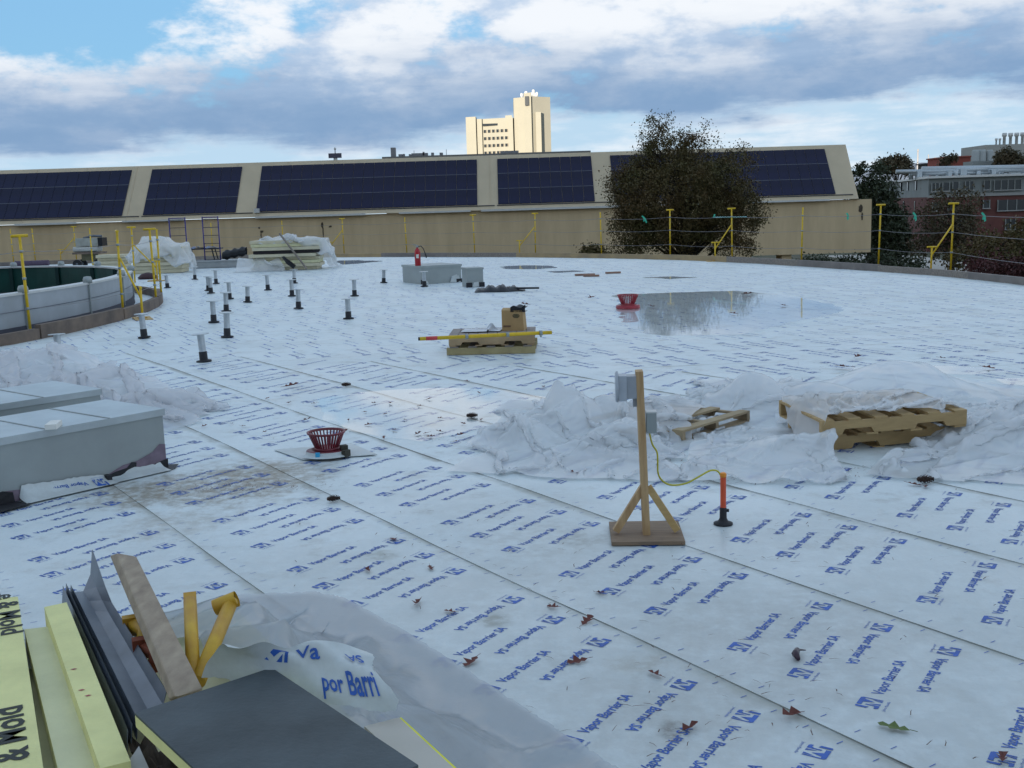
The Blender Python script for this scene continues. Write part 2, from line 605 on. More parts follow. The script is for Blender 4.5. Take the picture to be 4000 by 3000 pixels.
def one(mb, name, label, cat, mat, group=None, base=None):   # a thing that is a single mesh; origin at its base
    if base is None:
        a = np.array(mb.v)
        base = (float(a[:, 0].mean()), float(a[:, 1].mean()), float(a[:, 2].min()))
    o = mb.build(name, mat, None, base)
    o.location = base
    return tag(o, label, cat, group)


def struct(mb, name, mat):
    o = mb.build(name, mat)
    o['kind'] = 'structure'
    return o


def text2d(body, length=None, size=1.0, bold=0.0):
    cu = bpy.data.curves.new('t', 'FONT')
    cu.body = body
    cu.size = size
    cu.offset = bold
    cu.resolution_u = 2
    ob = bpy.data.objects.new('t', cu)
    col.objects.link(ob)
    dg = bpy.context.evaluated_depsgraph_get()
    me = bpy.data.meshes.new_from_object(ob.evaluated_get(dg))
    v = np.array([p.co[:2] for p in me.vertices])
    f = [tuple(p.vertices) for p in me.polygons]
    bpy.data.objects.remove(ob)
    bpy.data.curves.remove(cu)
    bpy.data.meshes.remove(me)
    v = v - v.min(0) * np.array([1, 0])
    if length:
        v[:, 0] *= length / v[:, 0].max()
    return v, f


# ------------------------------------------------------------------ cheap cloth for plastic sheets
def cloth(X, lx, ly, hf, steps=110, it=7, thick=0.008, fric=0.75, grav=0.004, shear=True, bend=0.12, seed=1, pin=None):
    g = np.random.default_rng(seed)
    X = X.copy()
    ny, nx = X.shape[:2]
    X[..., 2] += g.normal(0, 0.006, (ny, nx))
    dx, dy = lx / (nx - 1), ly / (ny - 1)
    dd = math.hypot(dx, dy)
    prev = X.copy()
    X0 = X.copy()
    if pin is not None:
        X0[..., 2] = np.where(pin, hf(X0[..., 0], X0[..., 1]) + thick, X0[..., 2])

    def sat(A, B, rest, k):
        d = B - A
        l = np.sqrt((d * d).sum(-1, keepdims=True)) + 1e-9
        c = d * (0.5 * k * (l - rest) / l)
        A += c
        B -= c

    for st in range(steps):
        v = (X - prev) * 0.93
        np.clip(v, -0.04, 0.04, out=v)
        prev = X.copy()
        X = X + v
        X[..., 2] -= grav
        for _ in range(it):
            for o in (0, 1):
                n = (nx - o) // 2 * 2
                sat(X[:, o:o + n:2], X[:, o + 1:o + n:2], dx, 0.95)
                n = (ny - o) // 2 * 2
                sat(X[o:o + n:2], X[o + 1:o + n:2], dy, 0.95)
            if shear:
                for o in (0, 1):
                    n = (ny - o) // 2 * 2
                    sat(X[o:o + n:2, :-1], X[o + 1:o + n:2, 1:], dd, 0.25)
                    sat(X[o:o + n:2, 1:], X[o + 1:o + n:2, :-1], dd, 0.25)
            for o in range(3):
                m = (nx - o) // 3
                if m > 0:
                    sat(X[:, o:o + 3 * m:3], X[:, o + 2:o + 3 * m:3], 2 * dx, bend)
                m = (ny - o) // 3
                if m > 0:
                    sat(X[o:o + 3 * m:3], X[o + 2:o + 3 * m:3], 2 * dy, bend)
        h = hf(X[..., 0], X[..., 1]) + thick
        hit = X[..., 2] < h
        X[..., 2] = np.where(hit, h, X[..., 2])
        for a in (0, 1):
            X[..., a] = np.where(hit, X[..., a] * (1 - fric) + prev[..., a] * fric, X[..., a])
        if pin is not None:
            X = np.where(pin[..., None], X0, X)
    return X


def refine(X, k=2):                          # bilinear upsampling of a sheet
    ny, nx = X.shape[:2]
    u = np.linspace(0, nx - 1, (nx - 1) * k + 1)
    v = np.linspace(0, ny - 1, (ny - 1) * k + 1)
    i = np.minimum(u.astype(int), nx - 2)
    j = np.minimum(v.astype(int), ny - 2)
    fu, fv = (u - i)[None, :, None], (v - j)[:, None, None]
    A, B = X[j][:, i], X[j][:, i + 1]
    C, D = X[j + 1][:, i], X[j + 1][:, i + 1]
    return A * (1 - fu) * (1 - fv) + B * fu * (1 - fv) + C * (1 - fu) * fv + D * fu * fv


def crease(X, lx, ly, n, amp, wid, length, seed, hf=None, aniso=None):
    """press sharp crumple lines into a sheet, along its normals"""
    g = np.random.default_rng(seed)
    ny, nx = X.shape[:2]
    U, V = np.meshgrid(np.linspace(0, lx, nx), np.linspace(0, ly, ny))
    H = np.zeros_like(U)
    for _ in range(n):
        cu, cv = g.uniform(0, lx), g.uniform(0, ly)
        th = g.uniform(0, math.pi) if aniso is None else g.normal(aniso, 0.5)
        w = wid * g.uniform(.5, 1.7)
        l = length * g.uniform(.4, 1.5)
        a = amp * g.uniform(.3, 1.0) * (1 if g.random() < .6 else -1)
        p = (U - cu) * math.cos(th) + (V - cv) * math.sin(th)
        q = -(U - cu) * math.sin(th) + (V - cv) * math.cos(th) + .12 * l * np.sin(p / l * 2.2)
        H += a * np.exp(-np.abs(q) / w) * np.exp(-(p / l) ** 2 * 2)
    du = np.gradient(X, axis=1)
    dv = np.gradient(X, axis=0)
    N = np.cross(du, dv)
    N /= np.linalg.norm(N, axis=-1, keepdims=True) + 1e-9
    X = X + N * H[..., None]
    if hf is not None:
        X[..., 2] = np.maximum(X[..., 2], hf(X[..., 0], X[..., 1]) + .004)
    return X


def hbox(c, d, rz, h, soft=0.06):            # a soft-edged box as a height field
    ca, sa = math.cos(rz), math.sin(rz)

    def f(x, y):
        a = (x - c[0]) * ca + (y - c[1]) * sa
        b = -(x - c[0]) * sa + (y - c[1]) * ca
        e = np.maximum(np.abs(a) - d[0] / 2, np.abs(b) - d[1] / 2)
        return h * np.clip(1 - e / soft, 0, 1)
    return f


def hbump(c, r, h):
    def f(x, y):
        q = ((x - c[0]) ** 2 + (y - c[1]) ** 2) / (r * r)
        return h * np.exp(-q)
    return f


def hcrumple(c, r, h, seed, lam=.52):        # a heap of crumpled layers: ridges running every which way
    g = np.random.default_rng(seed)
    ks = [(g.uniform(0, math.pi), lam * g.uniform(.6, 1.5), g.uniform(0, 6.28), g.uniform(.5, 1)) for _ in range(4)]

    def f(x, y):
        q = ((x - c[0]) ** 2 + (y - c[1]) ** 2) / (r * r)
        o = np.zeros_like(x)
        for th, l, p, a in ks:
            s_ = np.sin((x * math.cos(th) + y * math.sin(th)) * math.pi / l + p + .6 * np.sin(x * 5 + p) + .5 * np.sin(y * 6 - p))
            o = np.maximum(o, a * (1 - np.abs(s_)) ** 1.5)
        return h * np.exp(-q) * (.42 + .62 * o)
    return f


def hmax(*fs):
    def f(x, y):
        o = np.zeros_like(x)
        for q in fs:
            o = np.maximum(o, q(x, y))
        return o
    return f


def sheet_start(c, d, rz, nx, ny, z, jitter=0.0, seed=0):
    g = np.random.default_rng(seed)
    a = np.linspace(-d[0] / 2, d[0] / 2, nx)
    b = np.linspace(-d[1] / 2, d[1] / 2, ny)
    A, B = np.meshgrid(a, b)
    ca, sa = math.cos(rz), math.sin(rz)
    X = np.stack([c[0] + A * ca - B * sa, c[1] + A * sa + B * ca, np.full_like(A, z)], -1)
    if jitter:
        # broad random waves so the folds form where they like
        for _ in range(14):
            k = g.normal(0, 1, 2) * 2 * math.pi / max(d) * 2.0
            X[..., 2] += jitter / 4 * np.sin(k[0] * A + k[1] * B + g.uniform(0, 6.28))
    return X


# ================================================================== the setting
# ground far below the roof, reaching the horizon
GZ = -7.0
struct(MB().add([(-4000, -600, GZ), (4000, -600, GZ), (4000, 5000, GZ), (-4000, 5000, GZ)], [(0, 1, 2, 3)]), 'ground', grass)
a, b = W(3470, 1010, 150), W(3620, 1030, 150)
struct(MB().add([(a.x - 3, 70, GZ + 0.01), (a.x + 5, 70, GZ + 0.01), (b.x + 6, 178, GZ + 0.01), (a.x - 1, 178, GZ + 0.01)], [(0, 1, 2, 3)]), 'path', M('path_paving', (0.40, 0.37, 0.33), 0.9))

OUT = [(11.2, -6), (10.95, 14), (10.58, 22.6), (10.21, 25.7), (9.35, 28.6), (7.78, 33.1), (6.08, 36.75), (3.83, 39.9), (0.15, 43.6), (-4.17, 46.9), (-7.8, 49.2),
       (-12.7, 50.9), (-19.8, 51.0), (-26, 49.5), (-30, 46), (-31, -6)]
roof = struct(MB().prism([(x, y, -0.012) for x, y in OUT], 7.0), 'roof', concrete)


def clip_line(p, d, poly):                   # interval of p + s*d inside a convex counter-clockwise polygon
    lo, hi = -1e9, 1e9
    n = len(poly)
    for i in range(n):
        ax, ay = poly[i]
        bx, by = poly[(i + 1) % n]
        nx, ny = -(by - ay), bx - ax
        num = (p[0] - ax) * nx + (p[1] - ay) * ny
        den = d[0] * nx + d[1] * ny
        if abs(den) < 1e-9:
            if num < 0:
                return None
            continue
        s = -num / den
        if den > 0:
            lo = max(lo, s)
        else:
            hi = min(hi, s)
    return (lo, hi) if hi - lo > 0.3 else None


def clip_poly(poly, q, nrm):                 # keep the side where (p-q).nrm >= 0
    o = []
    for i in range(len(poly)):
        a, b = np.array(poly[i]), np.array(poly[(i + 1) % len(poly)])
        da, db = (a - q) @ nrm, (b - q) @ nrm
        if da >= 0:
            o.append(tuple(a))
        if (da >= 0) != (db >= 0):
            o.append(tuple(a + (b - a) * da / (da - db)))
    return o


def wav(x, y):
    return 0.0018 * np.sin(1.7 * x + 0.6 * y) + 0.0014 * np.sin(-2.9 * x + 1.8 * y + 1.0) + 0.001 * np.sin(5.3 * x + 4.1 * y)


bq, bd = np.array([-1.6, 13.8]), np.array([4.75, -2.16])
bn = np.array([-bd[1], bd[0]]) / np.hypot(*bd)       # towards the far zone
NEAR = clip_poly(OUT, bq, -bn)
FAR = clip_poly(OUT, bq - bn * 0.25, bn)

# the printed mark: logo block, words, small tag line; one unit = 1 m, runs along +x
LOGO = [[(0, .50), (.17, .42), (.17, 1), (.03, 1), (0, .96)],
        [(.08, .08), (.16, 0), (.42, 0), (.42, .62), (.33, .62), (.33, .30), (.25, .18), (.08, .20)],
        [(.27, 1), (1.02, 1), (1.10, .90), (1.10, 0), (1.02, 0), (1.02, .78), (.92, .78), (.75, .30), (.58, .78), (.27, .78)],
        [(.50, 0), (.66, 0), (.50, .52)], [(.83, 0), (.97, 0), (.97, .50)]]
LS = 0.082
wv, wf = text2d('Vapor Barrier SA', 0.36, 0.062, 0.0012)
tv, tf = text2d('Johns Manville', LS * 1.1, 0.016, 0.0)


def mark(lod):
    V, Fc = [], []

    def put(v, f):
        o = len(V)
        V.extend(v)
        Fc.extend(tuple(i + o for i in q) for q in f)
    if lod == 2:
        put([(0, .015), (LS * 1.1, .015), (LS * 1.1, LS * .58), (0, LS * .58)], [(0, 1, 2, 3)])
        for a, c in ((0.135, 0.245), (0.27, 0.43), (0.45, 0.50)):
            put([(a, 0.027), (c, 0.027), (c, 0.0375), (a, 0.0375)], [(0, 1, 2, 3)])
        return np.array(V), Fc
    for poly in LOGO:
        put([(x * LS, y * LS) for x, y in poly], [tuple(range(len(poly)))])
    put([(x + 0.135, y + 0.015) for x, y in wv], wf)
    if lod == 0:
        put([(x, y - 0.026) for x, y in tv], tf)
    else:
        put([(0, -0.024), (LS * 1.1, -0.024), (LS * 1.1, -0.014), (0, -0.014)], [(0, 1, 2, 3)])
    return np.array(V), Fc


MARKS = [mark(i) for i in range(3)]


def lay_zone(poly, ang, e0, lift, seed):
    g = random.Random(seed)
    t = np.array([math.cos(R(ang)), math.sin(R(ang))])
    n = np.array([t[1], -t[0]])
    ta = R(ang - 66.5)
    td, tn = np.array([math.cos(ta), math.sin(ta)]), np.array([-math.sin(ta), math.cos(ta)])
    offs = [np.dot(p, n) for p in poly]
    PITCHW, WID = 1.08, 1.148
    k0, k1 = math.floor((min(offs) - e0) / PITCHW), math.ceil((max(offs) - e0) / PITCHW)

    def zz(v):
        return lift + 0.0075 - 0.0048 * v
    for k in range(k0, k1 + 1):
        e = e0 + k * PITCHW
        rows = []
        NV, NS = 5, 36
        ok = True
        cen = clip_line(n * (e + WID / 2), t, poly)
        if not cen:
            continue
        for i in range(NV + 1):
            u = e + WID * i / NV
            iv = clip_line(n * u, t, poly)
            rows.append(iv if iv else None)
        last = None
        for i in range(NV + 1):
            if rows[i] is None:
                near = [r for r in rows if r]
                m = sum(near[0 if i < 3 else -1]) / 2
                rows[i] = (m - 0.02, m + 0.02)
        mb = MB()
        A = np.zeros((NV + 1, NS + 1, 3))
        uv = np.zeros((NV + 1, NS + 1, 2))
        for i, (lo, hi) in enumerate(rows):
            s = lo + (hi - lo) * (np.linspace(0, 1, NS + 1))
            u = e + WID * i / NV
            # seams wander a little
            wob = 0.012 * np.sin(s * 0.9 + k * 1.7) + 0.006 * np.sin(s * 2.3 + k)
            if i == NV:
                wob = wob * 0
            q = n[None] * (u + wob)[:, None] + t[None] * s[:, None]
            A[i, :, :2] = q
            A[i, :, 2] = zz(i / NV) + wav(q[:, 0], q[:, 1])
            uv[i, :, 0] = s
            uv[i, :, 1] = i / NV + wob / WID * 0
        mb.grid(A)
        skirt = np.stack([A[0] - np.array([0, 0, 0.0040]), A[0]])
        mb.grid(skirt)
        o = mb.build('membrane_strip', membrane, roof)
        ul = o.data.uv_layers.new(name='UVMap')
        allv = np.concatenate([uv.reshape(-1, 2), np.stack([uv[0], uv[0]]).reshape(-1, 2) * [1, 0] + [0, 1.0]])
        li = np.zeros(len(o.data.loops), dtype=np.int32)
        o.data.loops.foreach_get('vertex_index', li)
        ul.data.foreach_set('uv', allv[li].astype(np.float32).ravel())
        # the print on this sheet
        lo, hi = cen
        pm = MB()
        s_start, c_start = lo + g.uniform(0, 0.6), g.randrange(3)
        for row in (0, 1):
            s = s_start
            cnt = c_start
            while s < hi:
                un = e + (0.256 if row == 0 else 0.952)
                p = n * un + t * (s + (0.226 if row else 0))
                dr, dn = (td, tn) if row == 0 else (-td, -tn)
                c = p + dr * 0.25
                cnt += 1
                s += 0.333 if cnt % 3 else 0.535
                dist = math.hypot(*c)
                if c[1] < 1.0 or abs(math.atan2(c[0], c[1])) > R(33) or dist > 46:
                    continue
                iv = clip_line(n * (c @ n), t, poly)
                if not iv or not (iv[0] + 0.35 < c @ t < iv[1] - 0.35):
                    continue
                V, Fc = MARKS[0 if dist < 7.5 else (1 if dist < 15 else 2)]
                q = p[None] + V[:, :1] * dr[None] + V[:, 1:] * dn[None]
                u = ((q @ n) - e) / WID
                z = zz(u) + wav(q[:, 0], q[:, 1]) + 0.0016
                pm.add(np.concatenate([q, z[:, None]], 1).tolist(), Fc)
        # short dashes along the two selvedges
        for edge in (0.05, 1.02):
            s = lo + g.uniform(0, 0.3)
            while s < hi:
                p = n * (e + edge) + t * s
                s += 0.152
                if math.hypot(*p) < 7.0 and p[1] > 1.5:
                    dr = np.array([math.cos(R(ang - 90)), math.sin(R(ang - 90))])
                    q = np.array([p - t * 0.0018, p + dr * 0.032 - t * 0.0018, p + dr * 0.032 + t * 0.0018, p + t * 0.0018])
                    u = ((q @ n) - e) / WID
                    pm.add(np.concatenate([q, (zz(u) + wav(q[:, 0], q[:, 1]) + 0.0016)[:, None]], 1).tolist(), [(0, 1, 2, 3)])
        if pm.v:
            pm.build('print', ink, o, kind='stuff')


lay_zone(FAR, 6.0, -11.3, 0.0, 3)
lay_zone(NEAR, 123.4, 2.913, 0.006, 5)


# ------------------------------------------------------------------ puddles
def puddle(name_label, pts, seed, z=0.0215):
    g = random.Random(seed)
    w = [P(x, y, z) for x, y in pts]
    out = []
    n = len(w)
    for i in range(n):                        # uneven shoreline
        a, b = w[i], w[(i + 1) % n]
        L_ = (b - a).length
        m = max(2, int(L_ / 0.16))
        nr = Vector((-(b - a).y, (b - a).x, 0)).normalized()
        for k in range(m):
            t = k / m
            o = (math.sin(t * 9 + i * 2.1) * 0.35 + g.uniform(-1, 1)) * min(0.10, L_ * 0.05)
            out.append(a.lerp(b, t) + nr * o)
    area = sum(out[i].x * out[(i + 1) % len(out)].y - out[(i + 1) % len(out)].x * out[i].y for i in range(len(out)))
    if area < 0:
        out.reverse()
    mb = MB().add(out, [tuple(range(len(out)))])
    o = mb.build('puddle', water)
    o['kind'] = 'structure'
    return o


puddle('', [(2405, 1152), (2540, 1146), (2700, 1140), (2860, 1136), (3010, 1146), (3120, 1160), (3240, 1185), (3300, 1210), (3230, 1232), (3130, 1250), (3020, 1278), (2900, 1305),
            (2600, 1312), (2520, 1300), (2440, 1262), (2415, 1215)], 1)
puddle('', [(1240, 1560), (1420, 1530), (1700, 1515), (1960, 1520), (2150, 1560), (1960, 1650), (1800, 1690), (1640, 1725), (1440, 1702), (1300, 1650)], 2, 0.0225)
puddle('', [(1958, 1040), (2060, 1036), (2150, 1038), (2180, 1046), (2080, 1052), (1970, 1050)], 3)
puddle('', [(2130, 1060), (2240, 1056), (2290, 1060), (2180, 1066)], 4)
puddle('', [(2510, 1084), (2620, 1080), (2730, 1083), (2620, 1090)], 5)
puddle('', [(3300, 1440), (3500, 1425), (3760, 1432), (3950, 1450), (3800, 1462), (3420, 1458)], 6, 0.0225)
puddle('', [(1310, 1018), (1400, 1016), (1500, 1020), (1400, 1030), (1330, 1034)], 7)
puddle('', [(3880, 1480), (4000, 1476), (4100, 1490), (4000, 1505), (3930, 1500)], 8, 0.0225)


# ------------------------------------------------------------------ timber curb along the roof edge
def resample(pts, step):
    pts = [Vector((*p, 0)) for p in pts]
    o = [pts[0]]
    acc = 0.0
    for a, b in zip(pts, pts[1:]):
        L_ = (b - a).length
        s = step - acc
        while s < L_:
            o.append(a.lerp(b, s / L_))
            s += step
        acc = L_ - (s - step)
    o.append(pts[-1])
    return o


edge_pts = OUT[1:14]
fine_edge = resample(edge_pts, 1.2)
curb = thing('roof_curb', 'low weathered timber curb following the curved roof edge', 'curb', (fine_edge[8].x, fine_edge[8].y, 0))
g = random.Random(2)
for i in range(0, len(fine_edge) - 1, 3):
    seg = fine_edge[i:i + 4]
    if len(seg) < 2:
        continue
    h = 0.17 + g.uniform(-0.015, 0.02)
    mb = MB()
    for a, b in zip(seg, seg[1:]):
        d = (b - a).normalized()
        q = Vector((d.y, -d.x, 0)) * 0.10        # outwards
        mb.hexa([a, a + q, b + q, b], [v + Vector((0, 0, h)) for v in (a, a + q, b + q, b)])
    light = 18 <= i <= 26 or i in (33,)
    mb.build('board', M('curb_pine', (0.42, 0.30, 0.15), 0.75, c2=(0.27, 0.2, 0.12), scale=2) if light else (grey_wood if i % 2 else M('curb_grey', (0.24, 0.21, 0.19), 0.8, c2=(0.15, 0.13, 0.12), scale=2, bump=0.2)), curb, tuple(curb.location))


# ------------------------------------------------------------------ oval light well with galvanised upstand
WC, WA, WB, WH = (-13.5, 21.0), 5.5, 9.25, 0.70
well = thing('light_well', 'oval light well with low galvanised upstand and dark green inner lining', 'light well', (WC[0], WC[1], 0))
NW = 24


def ell(t, a, b, z):
    return Vector((WC[0] + a * math.cos(t), WC[1] + b * math.sin(t), z))


for i in range(NW):
    t0, t1 = 2 * math.pi * i / NW, 2 * math.pi * (i + 1) / NW
    mo, mi, mc = MB(), MB(), MB()
    for k in range(4):
        a, b = t0 + (t1 - t0) * k / 4, t0 + (t1 - t0) * (k + 1) / 4
        mo.add([ell(a, WA, WB, 0.13), ell(b, WA, WB, 0.13), ell(b, WA, WB, WH), ell(a, WA, WB, WH)], [(0, 1, 2, 3)], True)
        mi.add([ell(a, WA - .16, WB - .16, -0.4), ell(b, WA - .16, WB - .16, -0.4), ell(b, WA - .16, WB - .16, WH), ell(a, WA - .16, WB - .16, WH)], [(3, 2, 1, 0)], True)
        mc.hexa([ell(a, WA + .03, WB + .03, WH - .005), ell(b, WA + .03, WB + .03, WH - .005), ell(b, WA - .19, WB - .19, WH - .005), ell(a, WA - .19, WB - .19, WH - .005)],
                [ell(a, WA + .03, WB + .03, WH + .035), ell(b, WA + .03, WB + .03, WH + .035), ell(b, WA - .19, WB - .19, WH + .035), ell(a, WA - .19, WB - .19, WH + .035)])
    op = mo.build('outer_panel', M('galv_wall', (0.40, 0.43, 0.46), 0.45, 0.35, var=0.14, scale=1.2), well, tuple(well.location))
    ms = MB().bar(ell(t0, WA + .015, WB + .015, 0.1), ell(t0, WA + .015, WB + .015, WH), 0.035, 0.03)
    ms.lathe([(0.085, 0), (0.09, 0.07), (0.07, 0.12), (0.02, 0.13)], 10, ell(t0, WA, WB, WH + .02))
    ms.build('standing_seam', galv, op, tuple(well.location))
    # horizontal crease
    mr = MB()
    for k in range(4):
        a, b = t0 + (t1 - t0) * k / 4, t0 + (t1 - t0) * (k + 1) / 4
        mr.bar(ell(a, WA + .006, WB + .006, 0.43), ell(b, WA + .006, WB + .006, 0.43), 0.014, 0.012)
    mr.build('crease', galv_dark, op, tuple(well.location))
    ip = mi.build('inner_panel', green_paint, well, tuple(well.location))
    MB().bar(ell(t0, WA - .18, WB - .18, -0.35), ell(t0, WA - .18, WB - .18, WH), 0.09, 0.10).build('rib', M('green_rib', (0.003, 0.030, 0.028), 0.5), ip, tuple(well.location))
    mc.build('cap', white_metal, well, tuple(well.location))
ms = MB()
for i in range(96):
    a, b = 2 * math.pi * i / 96, 2 * math.pi * (i + 1) / 96
    ms.hexa([ell(a, WA + .04, WB + .04, 0.004), ell(a, WA - .1, WB - .1, 0.004), ell(b, WA - .1, WB - .1, 0.004), ell(b, WA + .04, WB + .04, 0.004)][::-1],
            [ell(a, WA + .01, WB + .01, 0.17), ell(a, WA - .1, WB - .1, 0.17), ell(b, WA - .1, WB - .1, 0.17), ell(b, WA + .01, WB + .01, 0.17)][::-1])
ms.build('base_flashing', M('well_base', (0.03, 0.035, 0.055), 0.6), well, tuple(well.location))
mb = MB().add([ell(2 * math.pi * i / 48, WA - .16, WB - .16, 0.045) for i in range(48)], [tuple(range(48))])
mb.build('floor', M('well_floor', (0.02, 0.03, 0.03), 0.6), well, tuple(well.location))

wcurb = thing('well_curb', 'dark brown timber curb curving around the oval light well', 'curb', (WC[0], WC[1], 0))
CA, CB = 6.15, 10.0
for i in range(20):
    t0, t1 = 2 * math.pi * i / 20, 2 * math.pi * (i + 0.985) / 20
    mb = MB()
    h = 0.21 + 0.03 * math.sin(i * 2.7)
    for k in range(5):
        a, b = t0 + (t1 - t0) * k / 5, t0 + (t1 - t0) * (k + 1) / 5
        mb.hexa([ell(a, CA, CB, 0), ell(b, CA, CB, 0), ell(b, CA - .12, CB - .12, 0), ell(a, CA - .12, CB - .12, 0)],
                [ell(a, CA, CB, h), ell(b, CA, CB, h), ell(b, CA - .12, CB - .12, h), ell(a, CA - .12, CB - .12, h)])
    mb.build('board', brown_wood, wcurb, tuple(wcurb.location))


# ================================================================== buildings beyond the roof
D0 = 104.0
SA = R(48)
tan = thing('solar_building', 'long tan building with sloped roof carrying dark solar panel arrays', 'building', (0, D0, GZ))
TO = (0, D0, GZ)
xr = W(3403, 900, D0).x
xroof = W(3350, 772, D0).x
xcan = W(2935, 1000, D0).x
zc = W(3400, 985, D0).z
GUT = HC - 0.05
mb = MB().box(((xcan - 75) / 2, D0 + 9, (GUT + GZ) / 2), (xcan + 75, 18, GUT - GZ))
mb.box(((xr + xcan) / 2, D0 + 9, (GUT + zc) / 2), (xr - xcan - 0.004, 17.99, GUT - zc))
mb.build('wall', tan_wall, tan, TO)
x0, x1 = W(3058, 1000, D0).x, W(3096, 1000, D0).x
MB().box(((x0 + x1) / 2, D0 + 1.5, (zc + GZ) / 2), (x1 - x0, 2.2, zc - GZ)).build('column', tan_wall, tan, TO)
LR = 7.0
yr, zr = D0 - 0.3 + LR * math.cos(SA), GUT + 0.06 + LR * math.sin(SA)
mb = MB()
A = [(-75, D0 - 0.3, GUT + .06), (xroof, D0 - 0.3, GUT + .06), (W(3303, 565, yr).x, yr, zr), (-75, yr, zr)]
B = [(-75, yr + 9, zr), (W(3303, 565, yr).x, yr + 9, zr), (xroof + 0.5, yr + 13, GUT + .06), (-75, yr + 13, GUT + .06)]
mb.add(A + B, [(0, 1, 2, 3), (3, 2, 5, 4), (4, 5, 6, 7), (1, 6, 5, 2), (0, 3, 4, 7), (0, 7, 6, 1)])
ro = mb.build('roof', tan_roof, tan, TO)
u_ = Vector((0, math.cos(SA), math.sin(SA)))
nrm = Vector((0, -math.sin(SA), math.cos(SA)))


def slope(x, s, h=0.0):
    return Vector((x, D0 - 0.3, GUT + .06)) + u_ * s + nrm * h


for i in range(20):                          # standing seams between the arrays
    x = -50 + i * 4.85
    if x > xroof - 2.5:
        break
    MB().bar(slope(x, 0.05, 0.012), slope(x, LR - .05, 0.012), 0.05, 0.04, nrm).build('roof_seam', tan_roof, ro, TO)
arrays = [(None, 472, 13), (553, 918, 9), (997, 1865, 21), (1946, 2325, 9), (2400, 3265, 21)]
S0, S1 = 0.62, 6.45
ph = (S1 - S0) / 3
pan_me, fr_me = None, None
for a0, a1, nc in arrays:
    xa1 = W(a1, 800, D0).x
    pw = 1.005
    xa0 = W(a0, 800, D0).x if a0 else xa1 - nc * pw
    pw = (xa1 - xa0) / nc
    for c in range(nc):
        for r in range(3):
            if pan_me is None:
                w2, h2 = 0.485, ph / 2 - 0.02
                q = MB()
                ex = Vector((1, 0, 0))
                bb = [ex * sx * w2 + u_ * sy * h2 for sx, sy in ((-1, -1), (1, -1), (1, 1), (-1, 1))]
                q.hexa([p + nrm * 0.04 for p in bb], [p + nrm * 0.085 for p in bb])
                o = q.build('solar_panel', solar, ro)
                pan_me = o.data
            else:
                o = bpy.data.objects.new('solar_panel', pan_me)
                col.objects.link(o)
                o.parent = ro
            o.location = slope(xa0 + (c + .5) * pw, S0 + (r + .5) * ph) - Vector(TO)
            o.scale = (pw / 1.0, 1, 1)
    for r in (1, 2):
        MB().bar(slope(xa0, S0 + r * ph, .088), slope(xa1, S0 + r * ph, .088), .045, .02, nrm).build('frame_rail', M('rail_metal', (0.13, 0.135, 0.16), 0.4, 0.4), ro, TO)
    MB().bar(slope(xa0 - .1, S0 - .12, .05), slope(xa1 + 1.6, S0 - .12, .05), 0.07, 0.06, nrm).build('conduit', M('conduit_dark', (0.05, 0.05, 0.055), 0.6), ro, TO)
for k, (p0, p1) in enumerate(((480, 720), (1000, 1430), (1560, 1840), (1880, 2440), (2600, 3235), (60, 300))):
    xa, xb = W(p0, 840, D0).x, W(p1, 840, D0).x
    MB().box(((xa + xb) / 2, D0 - 0.36, GUT + 0.03), (xb - xa, 0.14, 0.16 + 0.03 * (k % 2))).build('gutter', white_metal, tan, TO)
for px, py in ((1003, 823),):
    q = W(px, py, D0 - .5)
    MB().box((q.x, q.y, q.z), (0.45, 0.4, 0.4)).build('junction_box', white_metal, tan, TO)
# dark weathering and fittings on the wall
stain = M('wall_stain', (0.085, 0.065, 0.045), 0.95, var=0.4, scale=3)
for px, py, w_, h_ in ((3362, 815, 0.5, 0.9), (3368, 845, 0.22, 0.9), (1023, 905, .4, .25), (1020, 920, .12, .6), (1258, 880, .3, .6), (1262, 905, .14, 1.2), (1290, 885, .35, .2), (1012, 890, .2, .2)):
    q = W(px, py, D0 - .03)
    n_ = 14
    pts = [(q.x + w_ / 2 * math.cos(t) * random.uniform(.6, 1.1), q.y, q.z + h_ / 2 * math.sin(t) * random.uniform(.7, 1.1)) for t in [2 * math.pi * i / n_ for i in range(n_)]]
    MB().add(pts, [tuple(range(n_))]).build('stain', stain, tan, TO)

# second roof block behind the ridge with small rooftop plant
blk = thing('rooftop_block', 'flat tan parapet block rising just behind the ridge of the solar building', 'building', (W(1900, 610, 124).x, 128, GZ))
BO = tuple(blk.location)
xa, xb = W(1500, 618, 124).x, W(2300, 600, 124).x
zt = W(1900, 609, 124).z
MB().box(((xa + xb) / 2, 129, (zt + GZ) / 2), (xb - xa, 10, zt - GZ)).build('wall', tan_roof, blk, BO)
MB().box(((xa + xb) / 2, 129, zt + .12), (xb - xa + .4, 10.4, 0.22)).build('coping', M('coping_dark', (0.16, 0.155, 0.15), 0.7), blk, BO)
for px, py, w_, h_, nm in ((1537, 600, 18, 22, 'stair_head'), (1565, 609, 14, 6, 'roof_vent'), (1578, 609, 7, 7, 'roof_vent'), (1602, 609, 8, 6, 'roof_vent'), (1640, 607, 62, 8, 'plant_unit'), (1655, 602, 6, 8, 'roof_vent'),
                           (1690, 605, 10, 8, 'roof_vent'), (1724, 605, 12, 8, 'roof_vent'), (1990, 597, 70, 7, 'plant_unit')):
    q = W(px, py, 125)
    k = 125 / FPX
    MB().box((q.x, q.y, (q.z + zt + h_ * k) / 2), (w_ * k, 0.8, abs(q.z - zt) + h_ * k)).build(nm, M('plant_grey', (0.20, 0.20, 0.21), 0.6), blk, BO)
